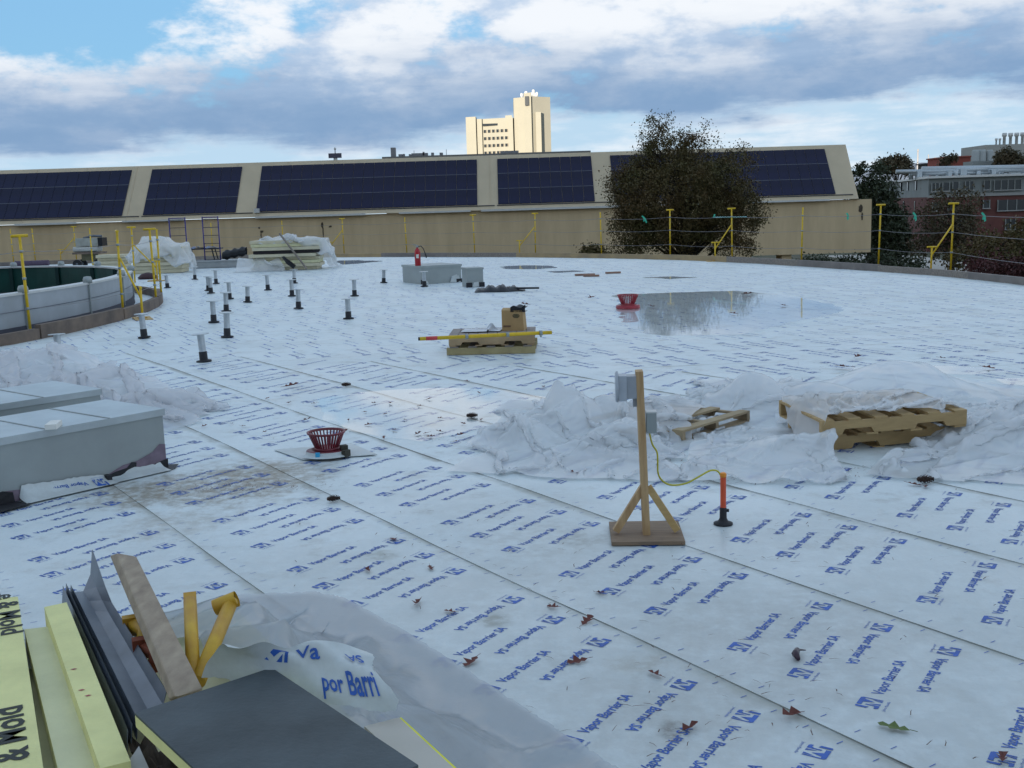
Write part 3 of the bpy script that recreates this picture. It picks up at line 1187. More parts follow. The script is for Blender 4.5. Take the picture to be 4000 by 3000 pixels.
for px, py in ((1743, 583), (1617, 588)):
    q = W(px, py, 125)
    MB().path([(q.x, q.y, zt), q], 0.03, 5).build('mast', galv_dark, blk, BO)

# small weather station on the ridge
q0, q1 = W(1310, 632, yr), W(1308, 580, yr)
ws = thing('weather_station', 'small weather station with flat panel on a post above the roof ridge', 'weather station', (q0.x, yr + .2, zr))
k = yr / FPX
MB().box((0, 0, 0.18), (0.34, 0.34, 0.36)).build('pedestal', white_metal, ws)
zp = W(1308, 608, yr).z - zr
MB().box((0, -0.2, zp), (50 * k, 0.08, 18 * k)).build('panel', M('station_panel', (0.09, 0.08, 0.11), 0.4), ws)
MB().path([(0, 0, 0.3), (0, 0, q1.z - zr)], 0.05, 6).build('post', galv_dark, ws)
MB().lathe([(0.01, 0), (.10, .06), (.12, .16), (.04, .28)], 8, (0, 0, q1.z - zr - .15)).build('sensor', white_metal, ws)

# pale tower in sunlight, far off
TD = 600.0
tk = TD / FPX
tower = thing('tower_block', 'tall sunlit cream concrete tower with roof fans and rows of dark windows', 'building', (W(2000, 818, TD).x, TD, GZ))
TWO = tuple(tower.location)


def tz(py):
    return HC + (818 - py) * tk


def tx(px):
    return (px - 1969.5) * tk


def tprism(name, plan, zt, mat=cream, parent=None):
    return MB().prism([(x, y, zt) for x, y in plan], zt - GZ).build(name, mat, parent or tower, TWO)


tprism('tower_shaft', [(tx(2008), 598), (tx(2077), 592.3), (tx(2147), 599), (tx(2147), 622), (tx(2008), 622)], tz(402))
tprism('fin', [(tx(2046), 593.0), (tx(2073), 590.4), (tx(2075), 593.5), (tx(2048), 596)], tz(389))
tprism('fin', [(tx(2089), 592.0), (tx(2109), 591.6), (tx(2110), 596), (tx(2090), 595)], tz(460))
MB().box((tx(2058), 591.0, tz(419)), (15 * tk, 1.2, 34 * tk), -0.09).build('dark_window', window_dark, tower, TWO)
fac = tprism('wing', [(tx(1864), 601.5), (tx(2003), 597.2), (tx(2008), 604), (tx(2008), 620), (tx(1864), 620)], tz(474))
tprism('end_pier', [(tx(1824), 600), (tx(1862), 598.6), (tx(1864), 604), (tx(1864), 620), (tx(1824), 620)], tz(466))
tprism('pier', [(tx(1866), 600), (tx(1885), 599.4), (tx(1885), 602), (tx(1866), 602)], tz(474))
tprism('pier', [(tx(1985), 596.4), (tx(2003), 595.9), (tx(2003), 599), (tx(1985), 599)], tz(474))
tprism('penthouse', [(tx(1975), 604), (tx(2000), 603), (tx(2000), 612), (tx(1975), 612)], tz(462))


def facy(px):
    return 601.5 + (597.2 - 601.5) * (px - 1864) / (2003 - 1864)


MB().box((tx(1934), facy(1934) - 0.05, tz(497)), (94 * tk, 0.6, 8 * tk), -0.031 * 7.2 * 0 - 0.22 * 0).build('louvre_band', window_dark, fac, TWO)
for py in (521, 548, 575, 602):
    for i in range(6):
        px = 1895 + i * 16.2
        w = MB().box((tx(px), facy(px) - 0.02, tz(py)), (8.6 * tk, 0.6, 11 * tk)).build('window', window_dark, fac, TWO)
        MB().box((tx(px + 6.4), facy(px) - 0.02, tz(py)), (2.0 * tk, 0.62, 11 * tk)).build('narrow_pane', M('brown_pane', (0.12, 0.08, 0.04), 0.4), w, TWO)
for px, py, r in ((2040, 389, 5), (2057, 384, 6), (2077, 387, 4.5), (2085, 378, 5.5), (2092, 390, 4), (2098, 387, 5)):
    rr = r * tk
    z = tz(py)
    MB().lathe([(rr * .7, tz(404) - z), (rr * .7, -rr * 1.2), (rr, -rr), (rr * 1.05, rr), (rr * .6, rr * 1.6)], 10, (tx(px), 603, z)).build('roof_fan', white_metal, tower, TWO)

# brick laboratory building at the right
LD = 180.0
lk = LD / FPX
lab = thing('brick_building', 'dark red brick building with grey top storey and pipes along its roof', 'building', (W(3800, 800, LD).x, LD, GZ))
LO = tuple(lab.location)
cx = W(3628, 700, LD).x
rx = cx + 40
zr0, zb0, = W(3800, 690, LD).z, W(3800, 765, LD).z
lx_, ly_ = W(3506, 708, 212).x, 212
plan = [(cx, LD), (rx, LD - 1.5), (rx, 230), (lx_ + 1, 230), (lx_, ly_)]
MB().prism([(x, y, zb0) for x, y in plan], zb0 - GZ).build('brick_wall', brick, lab, LO)
MB().prism([(x, y, zr0 - .1) for x, y in plan], zr0 - zb0 - .102).build('top_storey', grey_clad, lab, LO)
plan2 = [(cx - .5, LD - .8), (rx, LD - 2.3), (rx, 231), (lx_ + 1, 231), (lx_ - .6, ly_ - .4)]
MB().prism([(x, y, zr0 + .25) for x, y in plan2], .34).build('roof_edge', white_metal, lab, LO)
MB().prism([(x, y, zb0 + .35) for x, y in [(cx - .2, LD - .25), (rx, LD - 1.75), (rx, LD - 1), (cx, LD + .3)]], .45).build('sill_band', M('sill_grey', (0.30, 0.30, 0.29), 0.8), lab, LO)


def labwin(p0, p1, y0, y1, n=1, nm='window'):
    a, b = W(p0, y0, LD - .4), W(p1, y1, LD - .4)
    w = MB().box(((a.x + b.x) / 2, LD - .5, (a.z + b.z) / 2), (abs(b.x - a.x), .35, abs(a.z - b.z))).build(nm, window_dark, lab, LO)
    for i in range(n + 1):
        x = a.x + (b.x - a.x) * i / n
        MB().box((x, LD - .72, (a.z + b.z) / 2), (.14, .12, abs(a.z - b.z) + .1)).build('frame', M('win_frame', (0.22, 0.23, 0.22), 0.6), w, LO)
    MB().box(((a.x + b.x) / 2, LD - .78, min(a.z, b.z) - .08), (abs(b.x - a.x) + .2, .3, .16)).build('sill', M('sill_grey', (0.30, 0.30, 0.29), 0.8), w, LO)


for q in ((3637, 3665, 716, 747, 2), (3680, 3705, 714, 745, 1), (3719, 3742, 711, 744, 1), (3841, 3864, 706, 740, 1), (3881, 3986, 705, 739, 4), (3768, 3800, 709, 741, 2),
          (3838, 3862, 782, 812, 1), (3895, 4040, 782, 818, 4), (3700, 3730, 786, 818, 1), (3640, 3662, 790, 822, 1), (3925, 3962, 856, 895, 2), (3990, 4050, 856, 895, 2), (3720, 3750, 860, 896, 1)):
    labwin(*q)
for px, y0, y1 in ((3522, 715, 745), (3550, 712, 744), (3582, 708, 742), (3534, 786, 822), (3578, 786, 822), (3580, 860, 895), (3534, 862, 896)):
    f = (px - 3506) / (3628 - 3506)
    yy = ly_ + (LD - ly_) * f - 1.0
    a, b = W(px - 9, y0, yy), W(px + 9, y1, yy)
    MB().box(((a.x + b.x) / 2, yy, (a.z + b.z) / 2), (abs(b.x - a.x), .5, abs(a.z - b.z)), math.atan2(LD - ly_, cx - lx_)).build('window', window_dark, lab, LO)
# rooftop pipe runs
g = random.Random(11)
pm = M('pipe_metal', (0.42, 0.46, 0.48), 0.4, 0.4)
for py, r, p0, p1 in ((661, .45, 3600, 4040), (671, .35, 3500, 4040), (667, .4, 3660, 3860), (680, .3, 3560, 3900)):
    a, b = W(p0, py, 190), W(p1, py - 8, 188)
    MB().path([a, b], r, 8).build('roof_pipe', pm, lab, LO)
for i in range(16):
    px = 3560 + i * 29 + g.uniform(-6, 6)
    a = W(px, 664 + g.uniform(-5, 12), 189 + g.uniform(-2, 2))
    if i % 3 == 0:
        MB().path([(a.x, a.y, zr0), a], .4, 8).build('duct', pm, lab, LO)
    else:
        MB().box((a.x, a.y, (a.z + zr0) / 2), (g.uniform(.6, 1.6), 1.2, a.z - zr0)).build('plant_unit', pm, lab, LO)

# more plant and buildings far right
fb = thing('plant_building', 'pale flat building with row of tall white exhaust stacks on its roof', 'building', (W(3960, 700, 300).x, 300, GZ))
FO = tuple(fb.location)
fk = 300 / FPX
a, b = W(3850, 566, 300), W(4120, 556, 300)
MB().box(((a.x + b.x) / 2, 308, (a.z + GZ) / 2), (b.x - a.x, 16, a.z - GZ)).build('wall', M('pale_wall', (0.36, 0.36, 0.33), 0.8, var=0.05), fb, FO)
for px, pt, r in ((3892, 540, 5), (3906, 540, 5), (3924, 519, 9), (3948, 519, 9), (3972, 518, 9), (3995, 517, 9)):
    q = W(px, pt, 301)
    rr = r * fk
    MB().lathe([(rr * .62, a.z - q.z), (rr * .62, -rr * 1.6), (rr, -rr * 1.5), (rr, -.05), (rr * .8, 0)], 10, q).build('exhaust_stack', white_metal, fb, FO)
sb = thing('silo_plant', 'grey rooftop silos clustered in front of the pale stack building', 'silos', (W(3840, 700, 250).x, 250, GZ))
so_ = tuple(sb.location)
for px, pt, r in ((3812, 585, 15), (3838, 584, 14), (3867, 585, 13)):
    q = W(px, pt, 250)
    rr = r * 250 / FPX
    MB().lathe([(rr, W(px, 640, 250).z - q.z - 12), (rr, -rr * .5), (rr * .7, 0)], 12, q).build('silo', M('silo_grey', (0.33, 0.35, 0.34), 0.6), sb, so_)
a, b = W(3780, 632, 247), W(3900, 640, 247)
MB().box(((a.x + b.x) / 2, 247, (a.z + GZ) / 2), (b.x - a.x, 5, a.z - GZ)).build('base_block', M('silo_grey2', (0.26, 0.28, 0.27), 0.7), sb, so_)
a, b = W(3700, 615, 260), W(3792, 612, 260)
one(MB().box(((a.x + b.x) / 2, 266, (a.z + GZ) / 2), (b.x - a.x, 12, a.z - GZ)).box(((a.x + b.x) / 2, 266, a.z + .1), (b.x - a.x + .6, 12.6, .3)), 'brick_penthouse', 'plain red brick block with flat roof left of the silos', 'building', brick2)
a, b = W(3618, 642, 300), W(3675, 640, 300)
one(MB().box(((a.x + b.x) / 2, 303, (a.z + GZ) / 2), (b.x - a.x, 6, a.z - GZ)).box(((a.x + b.x) / 2, 303, a.z + .15), (b.x - a.x + 1, 7, .3)), 'dark_penthouse', 'dark flat penthouse under the thin far chimneys', 'building', M('dark_block', (0.05, 0.05, 0.05), 0.8))
for px, pt, r, lb in ((3586, 582, 3.0, 'tallest pale far chimney beside the trees'), (3627, 603, 2.0, 'thin middle far chimney behind the dark penthouse'), (3653, 614, 2.4, 'short far chimney behind the dark penthouse')):
    q = W(px, pt, 700)
    rr = r * 700 / FPX
    mb = MB().lathe([(rr * 1.2, GZ - q.z), (rr, 0)], 10, q)
    mb.lathe([(rr * 1.15, -rr * 3), (rr * 1.15, -rr * 1.5)], 10, q)
    one(mb, 'chimney', lb, 'chimney', M('chimney_grey', (0.34, 0.33, 0.33), 0.8), base=(q.x, q.y, GZ))

# low far hill
hx = [W(px, 700, 2600).x for px in range(2400, 4700, 60)]
hz = [W(3590, 645, 2600).z - abs(px - 3590) * 0.02 - 6 * math.sin(px * .01) for px in range(2400, 4700, 60)]
mb = MB()
n_ = len(hx)
mb.add([(x, 2600, z) for x, z in zip(hx, hz)] + [(x, 2500, GZ) for x in hx] + [(x, 2900, GZ) for x in hx], [(i, i + 1, n_ + i + 1, n_ + i) for i in range(n_ - 1)] + [(i + 1, i, 2 * n_ + i, 2 * n_ + i + 1) for i in range(n_ - 1)], True)
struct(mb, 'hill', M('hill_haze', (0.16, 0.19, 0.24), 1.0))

# unseen slab added behind the camera to shade the roof and its neighbours
shade = thing('added_shade_slab', 'unseen tall concrete slab added behind the roof to shade it', 'building', (-70, -116, GZ))
SO = tuple(shade.location)
MB().box((-70, -116, (62 + GZ) / 2), (215, 12, 62 - GZ)).build('wall', concrete, shade, SO)
for i in range(15):
    MB().box((-70, -109.95, -3 + i * 4.2), (208, .2, 1.8)).build('window_band', window_dark, shade, SO)


# ------------------------------------------------------------------ trees
def foliage(blobs, n_cl, per, cr, size, seed, flat=1.0):
    g = np.random.default_rng(seed)
    vol = np.array([b[1] ** 2 * b[2] for b in blobs])
    pick = g.choice(len(blobs), n_cl, p=vol / vol.sum())
    u = g.normal(0, 1, (n_cl, 3))
    u /= np.linalg.norm(u, axis=1, keepdims=True)
    rad = g.uniform(0.25, 1.0, n_cl) ** 0.45 * g.uniform(0.85, 1.06, n_cl)
    cen = np.array([blobs[i][0] for i in pick])
    rr = np.array([[blobs[i][1], blobs[i][1] * flat, blobs[i][2]] for i in pick])
    cc = cen + u * rr * rad[:, None]
    scl = g.uniform(0.55, 1.25, n_cl) * cr
    p = np.repeat(cc, per, 0) + g.normal(0, 1, (n_cl * per, 3)) * np.repeat(scl, per)[:, None] * 0.55
    m = len(p)
    a = g.normal(0, 1, (m, 3))
    a /= np.linalg.norm(a, axis=1, keepdims=True)
    b = np.cross(a, g.normal(0, 1, (m, 3)))
    b /= np.linalg.norm(b, axis=1, keepdims=True)
    s = size * g.uniform(0.6, 1.3, (m, 1))
    V = np.stack([p - a * s, p + b * s * .55, p + a * s, p - b * s * .55], 1).reshape(-1, 3)
    F_ = [(4 * i, 4 * i + 1, 4 * i + 2, 4 * i + 3) for i in range(m)]
    return V, F_, cc


def tree(name, label, blobs, base, mat, n_cl=300, per=30, cr=.5, size=.18, seed=1, trunk=.35, limbs=30, group=None, cat='tree', bare=0):
    t = thing(name, label, cat, base, 0, group)
    V, F_, cc = foliage(blobs, n_cl, per, cr, size, seed)
    MB().add(V.tolist(), F_).build('crown', mat, t, tuple(base))
    g = random.Random(seed)
    top = max(b[0][2] for b in blobs)
    mid = np.array([b[0] for b in blobs]).mean(0)
    mb = MB()
    bz = Vector(base)
    pts = [bz.lerp(Vector((mid[0], mid[1], top)), f) + Vector((g.uniform(-.15, .15), g.uniform(-.15, .15), 0)) * (1 if f else 0) for f in (0, .22, .45, .65, .82)]
    mb.path(pts, [trunk, trunk * .85, trunk * .6, trunk * .35, trunk * .12], 8)
    idx = list(range(len(cc)))
    g.shuffle(idx)
    for i in idx[:limbs]:
        e = Vector(cc[i])
        f = min(.9, max(.15, (e.z - bz.z) / max(.1, top - bz.z) * .7))
        s_ = bz.lerp(Vector((mid[0], mid[1], top)), f)
        m_ = s_.lerp(e, .5) + Vector((0, 0, (e - s_).length * .12))
        mb.path([s_, m_, e], [trunk * .3, trunk * .17, trunk * .05], 5)
    mb.build('trunk', bark, t, tuple(base))
    return t


def blob(px, py, rx, rz, y, dy=0):
    q = W(px, py, y + dy)
    k = y / FPX
    return ((q.x, q.y, q.z), rx * k, rz * k)


TY = 75.0
tree('oak_tree', 'big dark rust and green oak tree in front of the tan solar wall',
     [blob(2640, 780, 260, 190, TY), blob(2480, 720, 120, 110, TY, 1), blob(2820, 720, 130, 120, TY, -1), blob(2600, 620, 130, 110, TY), blob(2560, 530, 62, 80, TY), blob(2590, 480, 36, 42, TY), blob(2700, 580, 60, 60, TY),
      blob(2725, 510, 46, 50, TY), blob(2775, 560, 42, 30, TY), blob(2895, 615, 75, 45, TY), blob(2500, 880, 130, 90, TY), blob(2800, 880, 150, 80, TY), blob(2900, 830, 100, 90, TY), blob(2470, 970, 90, 50, TY), blob(2860, 960, 110, 50, TY), blob(2650, 990, 80, 30, TY), blob(2490, 560, 30, 22, TY)],
     (W(2680, 900, TY).x, TY, GZ), leafA, 1700, 60, .52, .072, 4, .42, 90)
tree('shrub', 'small shrub peeking over the curb left of the oak', [blob(2300, 985, 40, 40, 62), blob(2340, 1000, 50, 34, 62)], (W(2320, 1010, 62).x, 62, GZ), leafA, 60, 30, .3, .08, 5, .08, 8, cat='shrub')
PY = 135.0
tree('pine_tree', 'dark green pine with uneven top beside the end of the tan building', [blob(3380, 690, 52, 60, PY), blob(3400, 790, 90, 90, PY), blob(3430, 900, 110, 110, PY), blob(3360, 650, 26, 26, PY)], (W(3400, 900, PY).x, PY, GZ), leafB, 300, 30, .75, .22, 6, .4, 20)
tree('pine_tree', 'dark green pine standing between the tan building and the brick building', [blob(3440, 680, 36, 50, PY + 4), blob(3455, 760, 55, 70, PY + 4), blob(3470, 880, 80, 110, PY + 4), blob(3480, 960, 90, 80, PY + 4)], (W(3460, 900, PY).x, PY + 4, GZ), leafB, 280, 30, .75, .22, 7, .4, 20)
tree('autumn_tree', 'hazy brown autumn tree behind the dark pines', [blob(3510, 645, 50, 34, 240), blob(3460, 650, 40, 30, 240), blob(3550, 660, 30, 24, 240)], (W(3510, 700, 240).x, 240, GZ), leafC, 120, 24, 1.0, .3, 8, .4, 14)
tree('autumn_tree', 'bare russet tree left of the plain red brick block', [blob(3690, 628, 24, 22, 255), blob(3720, 620, 20, 12, 255)], (W(3690, 700, 255).x, 255, GZ), leafC, 40, 24, .8, .25, 9, .3, 10)
tree('autumn_tree', 'rust coloured tree in front of the pale stack building', [blob(3930, 615, 34, 34, 240), blob(3965, 632, 40, 26, 240), blob(3895, 640, 24, 22, 240)], (W(3930, 700, 240).x, 240, GZ), leafC, 130, 24, .9, .28, 10, .4, 14)
tree('autumn_tree', 'wide dull brown tree screening the brick wall corner', [blob(3700, 870, 130, 130, 120), blob(3780, 800, 70, 60, 120), blob(3640, 950, 90, 80, 120), blob(3800, 960, 110, 80, 120)], (W(3720, 900, 120).x, 120, GZ), leafC, 300, 22, .8, .17, 11, .3, 40)
tree('autumn_tree', 'dark bushy tree at the foot of the brick building', [blob(3900, 990, 130, 90, 95), blob(4020, 940, 90, 90, 95), blob(3760, 1020, 70, 50, 95)], (W(3900, 1000, 95).x, 95, GZ), leafA, 260, 26, .6, .14, 12, .25, 24)
tree('red_shrub', 'dark red shrub rising behind the curb beside the braced guard post', [blob(3850, 1060, 90, 60, 42), blob(3960, 1080, 100, 70, 42), blob(4060, 1070, 90, 80, 42)], (W(3900, 1080, 42).x, 42, GZ), leafD, 280, 30, .3, .06, 13, .12, 20, cat='shrub')
tree('green_shrub', 'low dark evergreen hedge under the overhanging end of the tan building', [blob(3180, 1040, 90, 26, 88), blob(3320, 1034, 80, 30, 88), blob(3440, 1030, 60, 40, 88), blob(3560, 1045, 60, 40, 80)], (W(3250, 1020, 88).x, 88, GZ), leafB, 220, 26, .5, .12, 14, .15, 14, cat='hedge')


# ================================================================== guard posts and lines
HP = 1.66
PROT = {}


def make_post(kind, label, group):
    t = thing('guard_post', label, 'guard post', (0, 0, 0), 0, group)
    MB().path([(0, 0, 0), (0, 0, HP)], 0.024, 8).build('pole', yellow, t)
    for z in (0.45, 0.95, 1.4):
        MB().path([(0, 0, z), (0, 0, z + .04)], 0.033, 8).build('collar', galv, t)
    if kind in ('tee', 'brace'):
        MB().path([(-.13, 0, HP + .015), (.13, 0, HP + .015)], 0.026, 8).build('crossbar', yellow, t)
    if kind == 'brace':
        MB().path([(-.02, -.02, 1.15), (-.62, -.28, 0.42)], 0.02, 8).build('brace', yellow, t)
        s = MB().path([(-.62, -.28, 0.03), (-.62, -.28, 0.62)], 0.023, 8).build('brace_stub', yellow, t)
        MB().path([(-.74, -.28, 0.63), (-.50, -.28, 0.63)], 0.022, 8).build('stub_crossbar', yellow, s)
        f = MB().box((-.62, -.28, 0.025), (.55, .32, .04)).build('base_board', pine_x, t)
        MB().box((-.62, -.28, 0.055), (.16, .16, .02)).build('base_plate', yellow_old, f)
    return t


def put_post(kind, x, y, z=0.0, rz=0.0, tilt=(0, 0), label=None, group=None):
    if kind not in PROT:
        PROT[kind] = t = make_post(kind, label, group)
    else:
        t = copy_tree(PROT[kind])
        t['label'] = label
        if group:
            t['group'] = group
        elif 'group' in t:
            del t['group']
    t.location = (x, y, z)
    t.rotation_euler = (tilt[0], tilt[1], rz)
    return t


edge_posts = [('brace', 3713, 1056, 'braced yellow guard post at the roof edge beside the dark red shrub'),
              ('tee', 3431, 1033, 'T-topped yellow guard post just past the end of the tan wall'),
              ('plain', 3130, 1026, 'plain yellow guard post before the overhanging tan wall'),
              ('brace', 2860, 1014, 'braced yellow guard post wrapped with pale ribbon in front of the oak'),
              ('tee', 2618, 1003, 'T-topped yellow guard post in front of the oak tree'),
              ('plain', 2350, 1000, 'plain yellow guard post beside the small shrub and the oak'),
              ('brace', 2092, 996, 'braced yellow guard post beyond the small far puddles'),
              ('tee', 1855, 994, 'T-topped yellow guard post in front of the tan wall behind the galvanised boxes'),
              ('plain', 1590, 993, 'plain yellow guard post behind the fire extinguisher'),
              ('brace', 1345, 993, 'braced yellow guard post beside the far tarped cream stack'),
              ('plain', 1110, 994, 'plain yellow guard post rising behind the far tarped cream stack'),
              ('plain', 832, 1000, 'plain yellow guard post seen through the blue ladder frame'),
              ('brace', 300, 1022, 'braced yellow guard post beside the material cart'),
              ('plain', 140, 1030, 'plain yellow guard post beside the bare purple roll'),
              ('plain', 55, 1034, 'plain yellow guard post beside the wrapped purple roll')]
tops = []
g = random.Random(5)
for kind, px, py, lb in edge_posts:
    q = P(px, py + 4, 0.0)
    # onto the curb line
    v = Vector((q.x, q.y, 0))
    z = 0.0
    sc = 1.0
    put_post(kind, v.x, v.y, z, R(g.uniform(-8, 8)), (R(g.uniform(-1, 1)), R(g.uniform(-1.2, 1.2))), lb, 'guard posts on the roof edge')
    tops.append(v)
tops_sorted = [P(4300, 1160, 0)] + tops
for h, nm in ((1.42, 'top'), (0.97, 'middle'), (0.47, 'lowest')):
    pts = []
    for a, b in zip(tops_sorted, tops_sorted[1:]):
        for k in range(5):
            t = k / 5
            p = a.lerp(b, t)
            pts.append((p.x, p.y, h - 0.05 * 4 * t * (1 - t)))
    pts.append((*tops_sorted[-1][:2], h))
    one(MB().path(pts, 0.005, 4), 'guard_line', 'thin grey wire line strung %s between the roof edge guard posts' % {'top': 'highest', 'middle': 'at mid height', 'lowest': 'lowest'}[nm], 'guard line', cable_steel)


def ribbon(px, py, y, dx, dz, lab, mat=ribbon_green, grp=None):
    q = W(px, py, y)
    mb = MB()
    a = Vector(q)
    for s in (1, .45):
        b = a + Vector((dx * s, -.03 * s, dz * (1 if s == 1 else .8)))
        m = a.lerp(b, .5) + Vector((.03, 0, .02))
        w = Vector((.022, 0, .012))
        mb.add([a - w, a + w, m + w, m - w, b + w, b - w], [(0, 1, 2, 3), (3, 2, 4, 5)])
    one(mb, 'marker_ribbon', lab, 'ribbon', mat, grp)


LR_ = 'short green marker ribbon tied to the top guard line'
for px, py, dx, dz in ((2508, 843, .16, -.26), (3307, 832, .03, -.2), (3567, 830, .07, -.22), (3835, 830, .08, -.22), (2790, 838, -.05, -.1)):
    i = min(range(len(tops)), key=lambda j: abs([e[1] for e in edge_posts][j] - px))
    d_ = P(px, 1000 + max(0, (px - 2600)) * .045, 0).y
    ribbon(px, py, d_, dx, dz, LR_, ribbon_green, 'ribbons on the guard line')
a, b = tops[3], tops[2]
mb = MB()
for k in range(26):
    t = -.28 + k / 26 * .5
    p = a.lerp(b, t) if t > 0 else a.lerp(tops[4], -t)
    s = .012 * (1 if k % 2 else -1)
    mb.path([(p.x, p.y - .01, 1.40 + s), (p.x + .05, p.y - .02, 1.40 - s)], .012, 4)
one(mb, 'wound_ribbon', 'pale green ribbon wound along the top line at a braced post', 'ribbon', M('ribbon_pale', (0.30, 0.62, 0.60), 0.5))

# posts around the light well
well_posts = [('tee', 120, 1303, 'yellow T-topped guard post leaning beside the galvanised upstand', R(20)), ('brace', 482, 1232, 'braced yellow guard post with base board at the tip of the light well', R(-16)),
              ('tee', 612, 1188, 'yellow T-topped guard post at the rounded end of the well curb', R(10)), ('plain', 632, 1170, 'plain yellow guard post close behind the T-topped post at the rounded well end', 0),
              ('brace', 527, 1098, 'braced yellow guard post beyond the light well near the tarped stack', R(-6)), ('plain', 366, 1072, 'plain yellow guard post in front of the striped material cart', 0)]
wp = []
for kind, px, py, lb, rz in well_posts:
    q = P(px, py, .05)
    if kind == 'brace':
        w_ = P(590, 1250, 0) if px < 500 else P(600, 1100, 0)
        rz = math.atan2(w_.y - q.y, w_.x - q.x) + R(155.7)
    put_post(kind, q.x, q.y, 0.0, rz, (R(g.uniform(-1, 1)), R(g.uniform(-1.5, .5))), lb)
    wp.append(q)
for h, nm in ((1.42, 'higher'), (.47, 'lower')):
    pts = [P(-250, 1370, 0)] + wp[:1] + wp[1:4]
    pl = []
    for a, b in zip(pts, pts[1:]):
        for k in range(5):
            t = k / 5
            p = Vector(a).lerp(Vector(b), t)
            pl.append((p.x, p.y, h - .04 * 4 * t * (1 - t)))
    pl.append((pts[-1].x, pts[-1].y, h))
    one(MB().path(pl, 0.0045, 4), 'guard_line', '%s thin wire line strung around the light well posts' % nm, 'guard line', cable_steel)


# ================================================================== pipe stanchions
st = thing('pipe_stanchion', 'short galvanised pipe stanchion with round top plate and black collar on the membrane', 'stanchion', (0, 0, 0), 0, 'pipe stanchions on the roof')
MB().lathe([(.046, .13), (.046, .365)], 14, cap=False).build('pipe', M('stanchion_metal', (0.50, 0.53, 0.55), 0.4, 0.5, var=0.15, scale=14), st)
MB().lathe([(.113, .362), (.113, .374)], 18, smooth=False).build('top_plate', M('plate_metal', (0.56, 0.59, 0.60), 0.4, 0.5), st)
MB().lathe([(.10, .004), (.098, .022), (.054, .03), (.052, .135), (.046, .14)], 16).build('collar', bitumen, st)
stn = [(128, 776), (312, 730), (441, 782), (491, 729), (462, 697), (489, 673), (645, 667), (753, 689), (496, 646), (535, 653), (456, 634), (450, 628), (467, 613), (421, 604), (362, 622), (579, 627), (631, 640), (636, 612), (766, 640), (829, 611), (917, 619)]
STL = {(128, 776): 'galvanised pipe stanchion between the brown well curb and the crumpled plastic', (312, 730): 'galvanised pipe stanchion beside the base board of the well guard post', (441, 782): 'largest looking pipe stanchion with a smudged purple sleeve',
       (917, 619): 'pipe stanchion standing right in front of the long galvanised box', (829, 611): 'pipe stanchion next to the long galvanised box, beyond its fire extinguisher end', (362, 622): 'pipe stanchion beside the rounded end of the well curb',
       (636, 612): 'pipe stanchion at the foot of the far tarped cream stack', (421, 604): 'pipe stanchion in front of the white tarped stack'}
for i, (u, v) in enumerate(stn):
    q = P(u * 1.8083, v * 1.8083, 0.01)
    t = st if i == 0 else copy_tree(st)
    t['label'] = 'short galvanised pipe stanchion with round top plate standing amid the open cluster'
    if (u, v) in STL:
        t['label'] = STL[(u, v)]
    t.location = q
    t.scale = (1, 1, g.uniform(.93, 1.07))
    t.rotation_euler = (R(g.uniform(-2.5, 2.5)), R(g.uniform(-2.5, 2.5)), g.uniform(0, 6))


# ================================================================== galvanised equipment curbs
def frame_from(p_right, p_left):
    d = (p_left - p_right)
    return math.atan2(d.y, d.x)


def galv_box(label, FR, ang, length, depth, h, name='equipment_curb', lip=.05, seam=True):
    """FR: front right base corner; the front runs along ang to the left, the depth goes to its right-hand side."""
    t = thing(name, label, 'equipment curb', FR, ang)
    # local x runs leftwards along the front, local -y goes back
    MB().hexa([(0, 0, .012), (0, -depth, .012), (length, -depth, .012), (length, 0, .012)][::-1], [(0, 0, h - .01), (0, -depth, h - .01), (length, -depth, h - .01), (length, 0, h - .01)][::-1]).build('body', galv, t)
    e = .014
    lid = MB()
    lid.hexa([(-e, e, h - lip), (-e, -depth - e, h - lip), (length + e, -depth - e, h - lip), (length + e, e, h - lip)][::-1], [(-e, e, h), (-e, -depth - e, h), (length + e, -depth - e, h), (length + e, e, h)][::-1])
    lo = lid.build('lid', M('galv_lid', (0.46, 0.50, 0.51), 0.33, 0.45, var=0.12, scale=3, bump=0.06, bscale=5), t)
    if seam:
        for f in (.33, .68):
            MB().bar((length * f, e, h + .002), (length * f + .02, -depth - e, h + .002), .012, .006).build('lid_seam', galv, lo)
    return t


FR = P(652, 1836, 0)
FL = P(-2, 1995, 0)
ang = math.atan2(P(0, 1720, .45).y - P(636, 1605, .45).y, P(0, 1720, .45).x - P(636, 1605, .45).x)
bl = (FL - FR).length
dep = (P(393, 1573, .46) - P(636, 1605, .46)).length
BZ = 0.47
bxA = galv_box('near galvanised equipment box with torn printed membrane around its base', FR, ang, bl + .02, dep, BZ)
ca, sa = math.cos(ang), math.sin(ang)


def LB(x, y, z, t=bxA):                       # local box coordinates to world
    c, s_ = math.cos(t.rotation_euler.z), math.sin(t.rotation_euler.z)
    return Vector((t.location.x + x * c - y * s_, t.location.y + x * s_ + y * c, t.location.z + z))


# bitumen smears on the front face, a little proud of it
def smear(name, pts, mat, parent, y=.006):
    n_ = len(pts)
    return MB().add([(x, y, z) for x, z in pts], [tuple(range(n_))]).build(name, mat, parent)


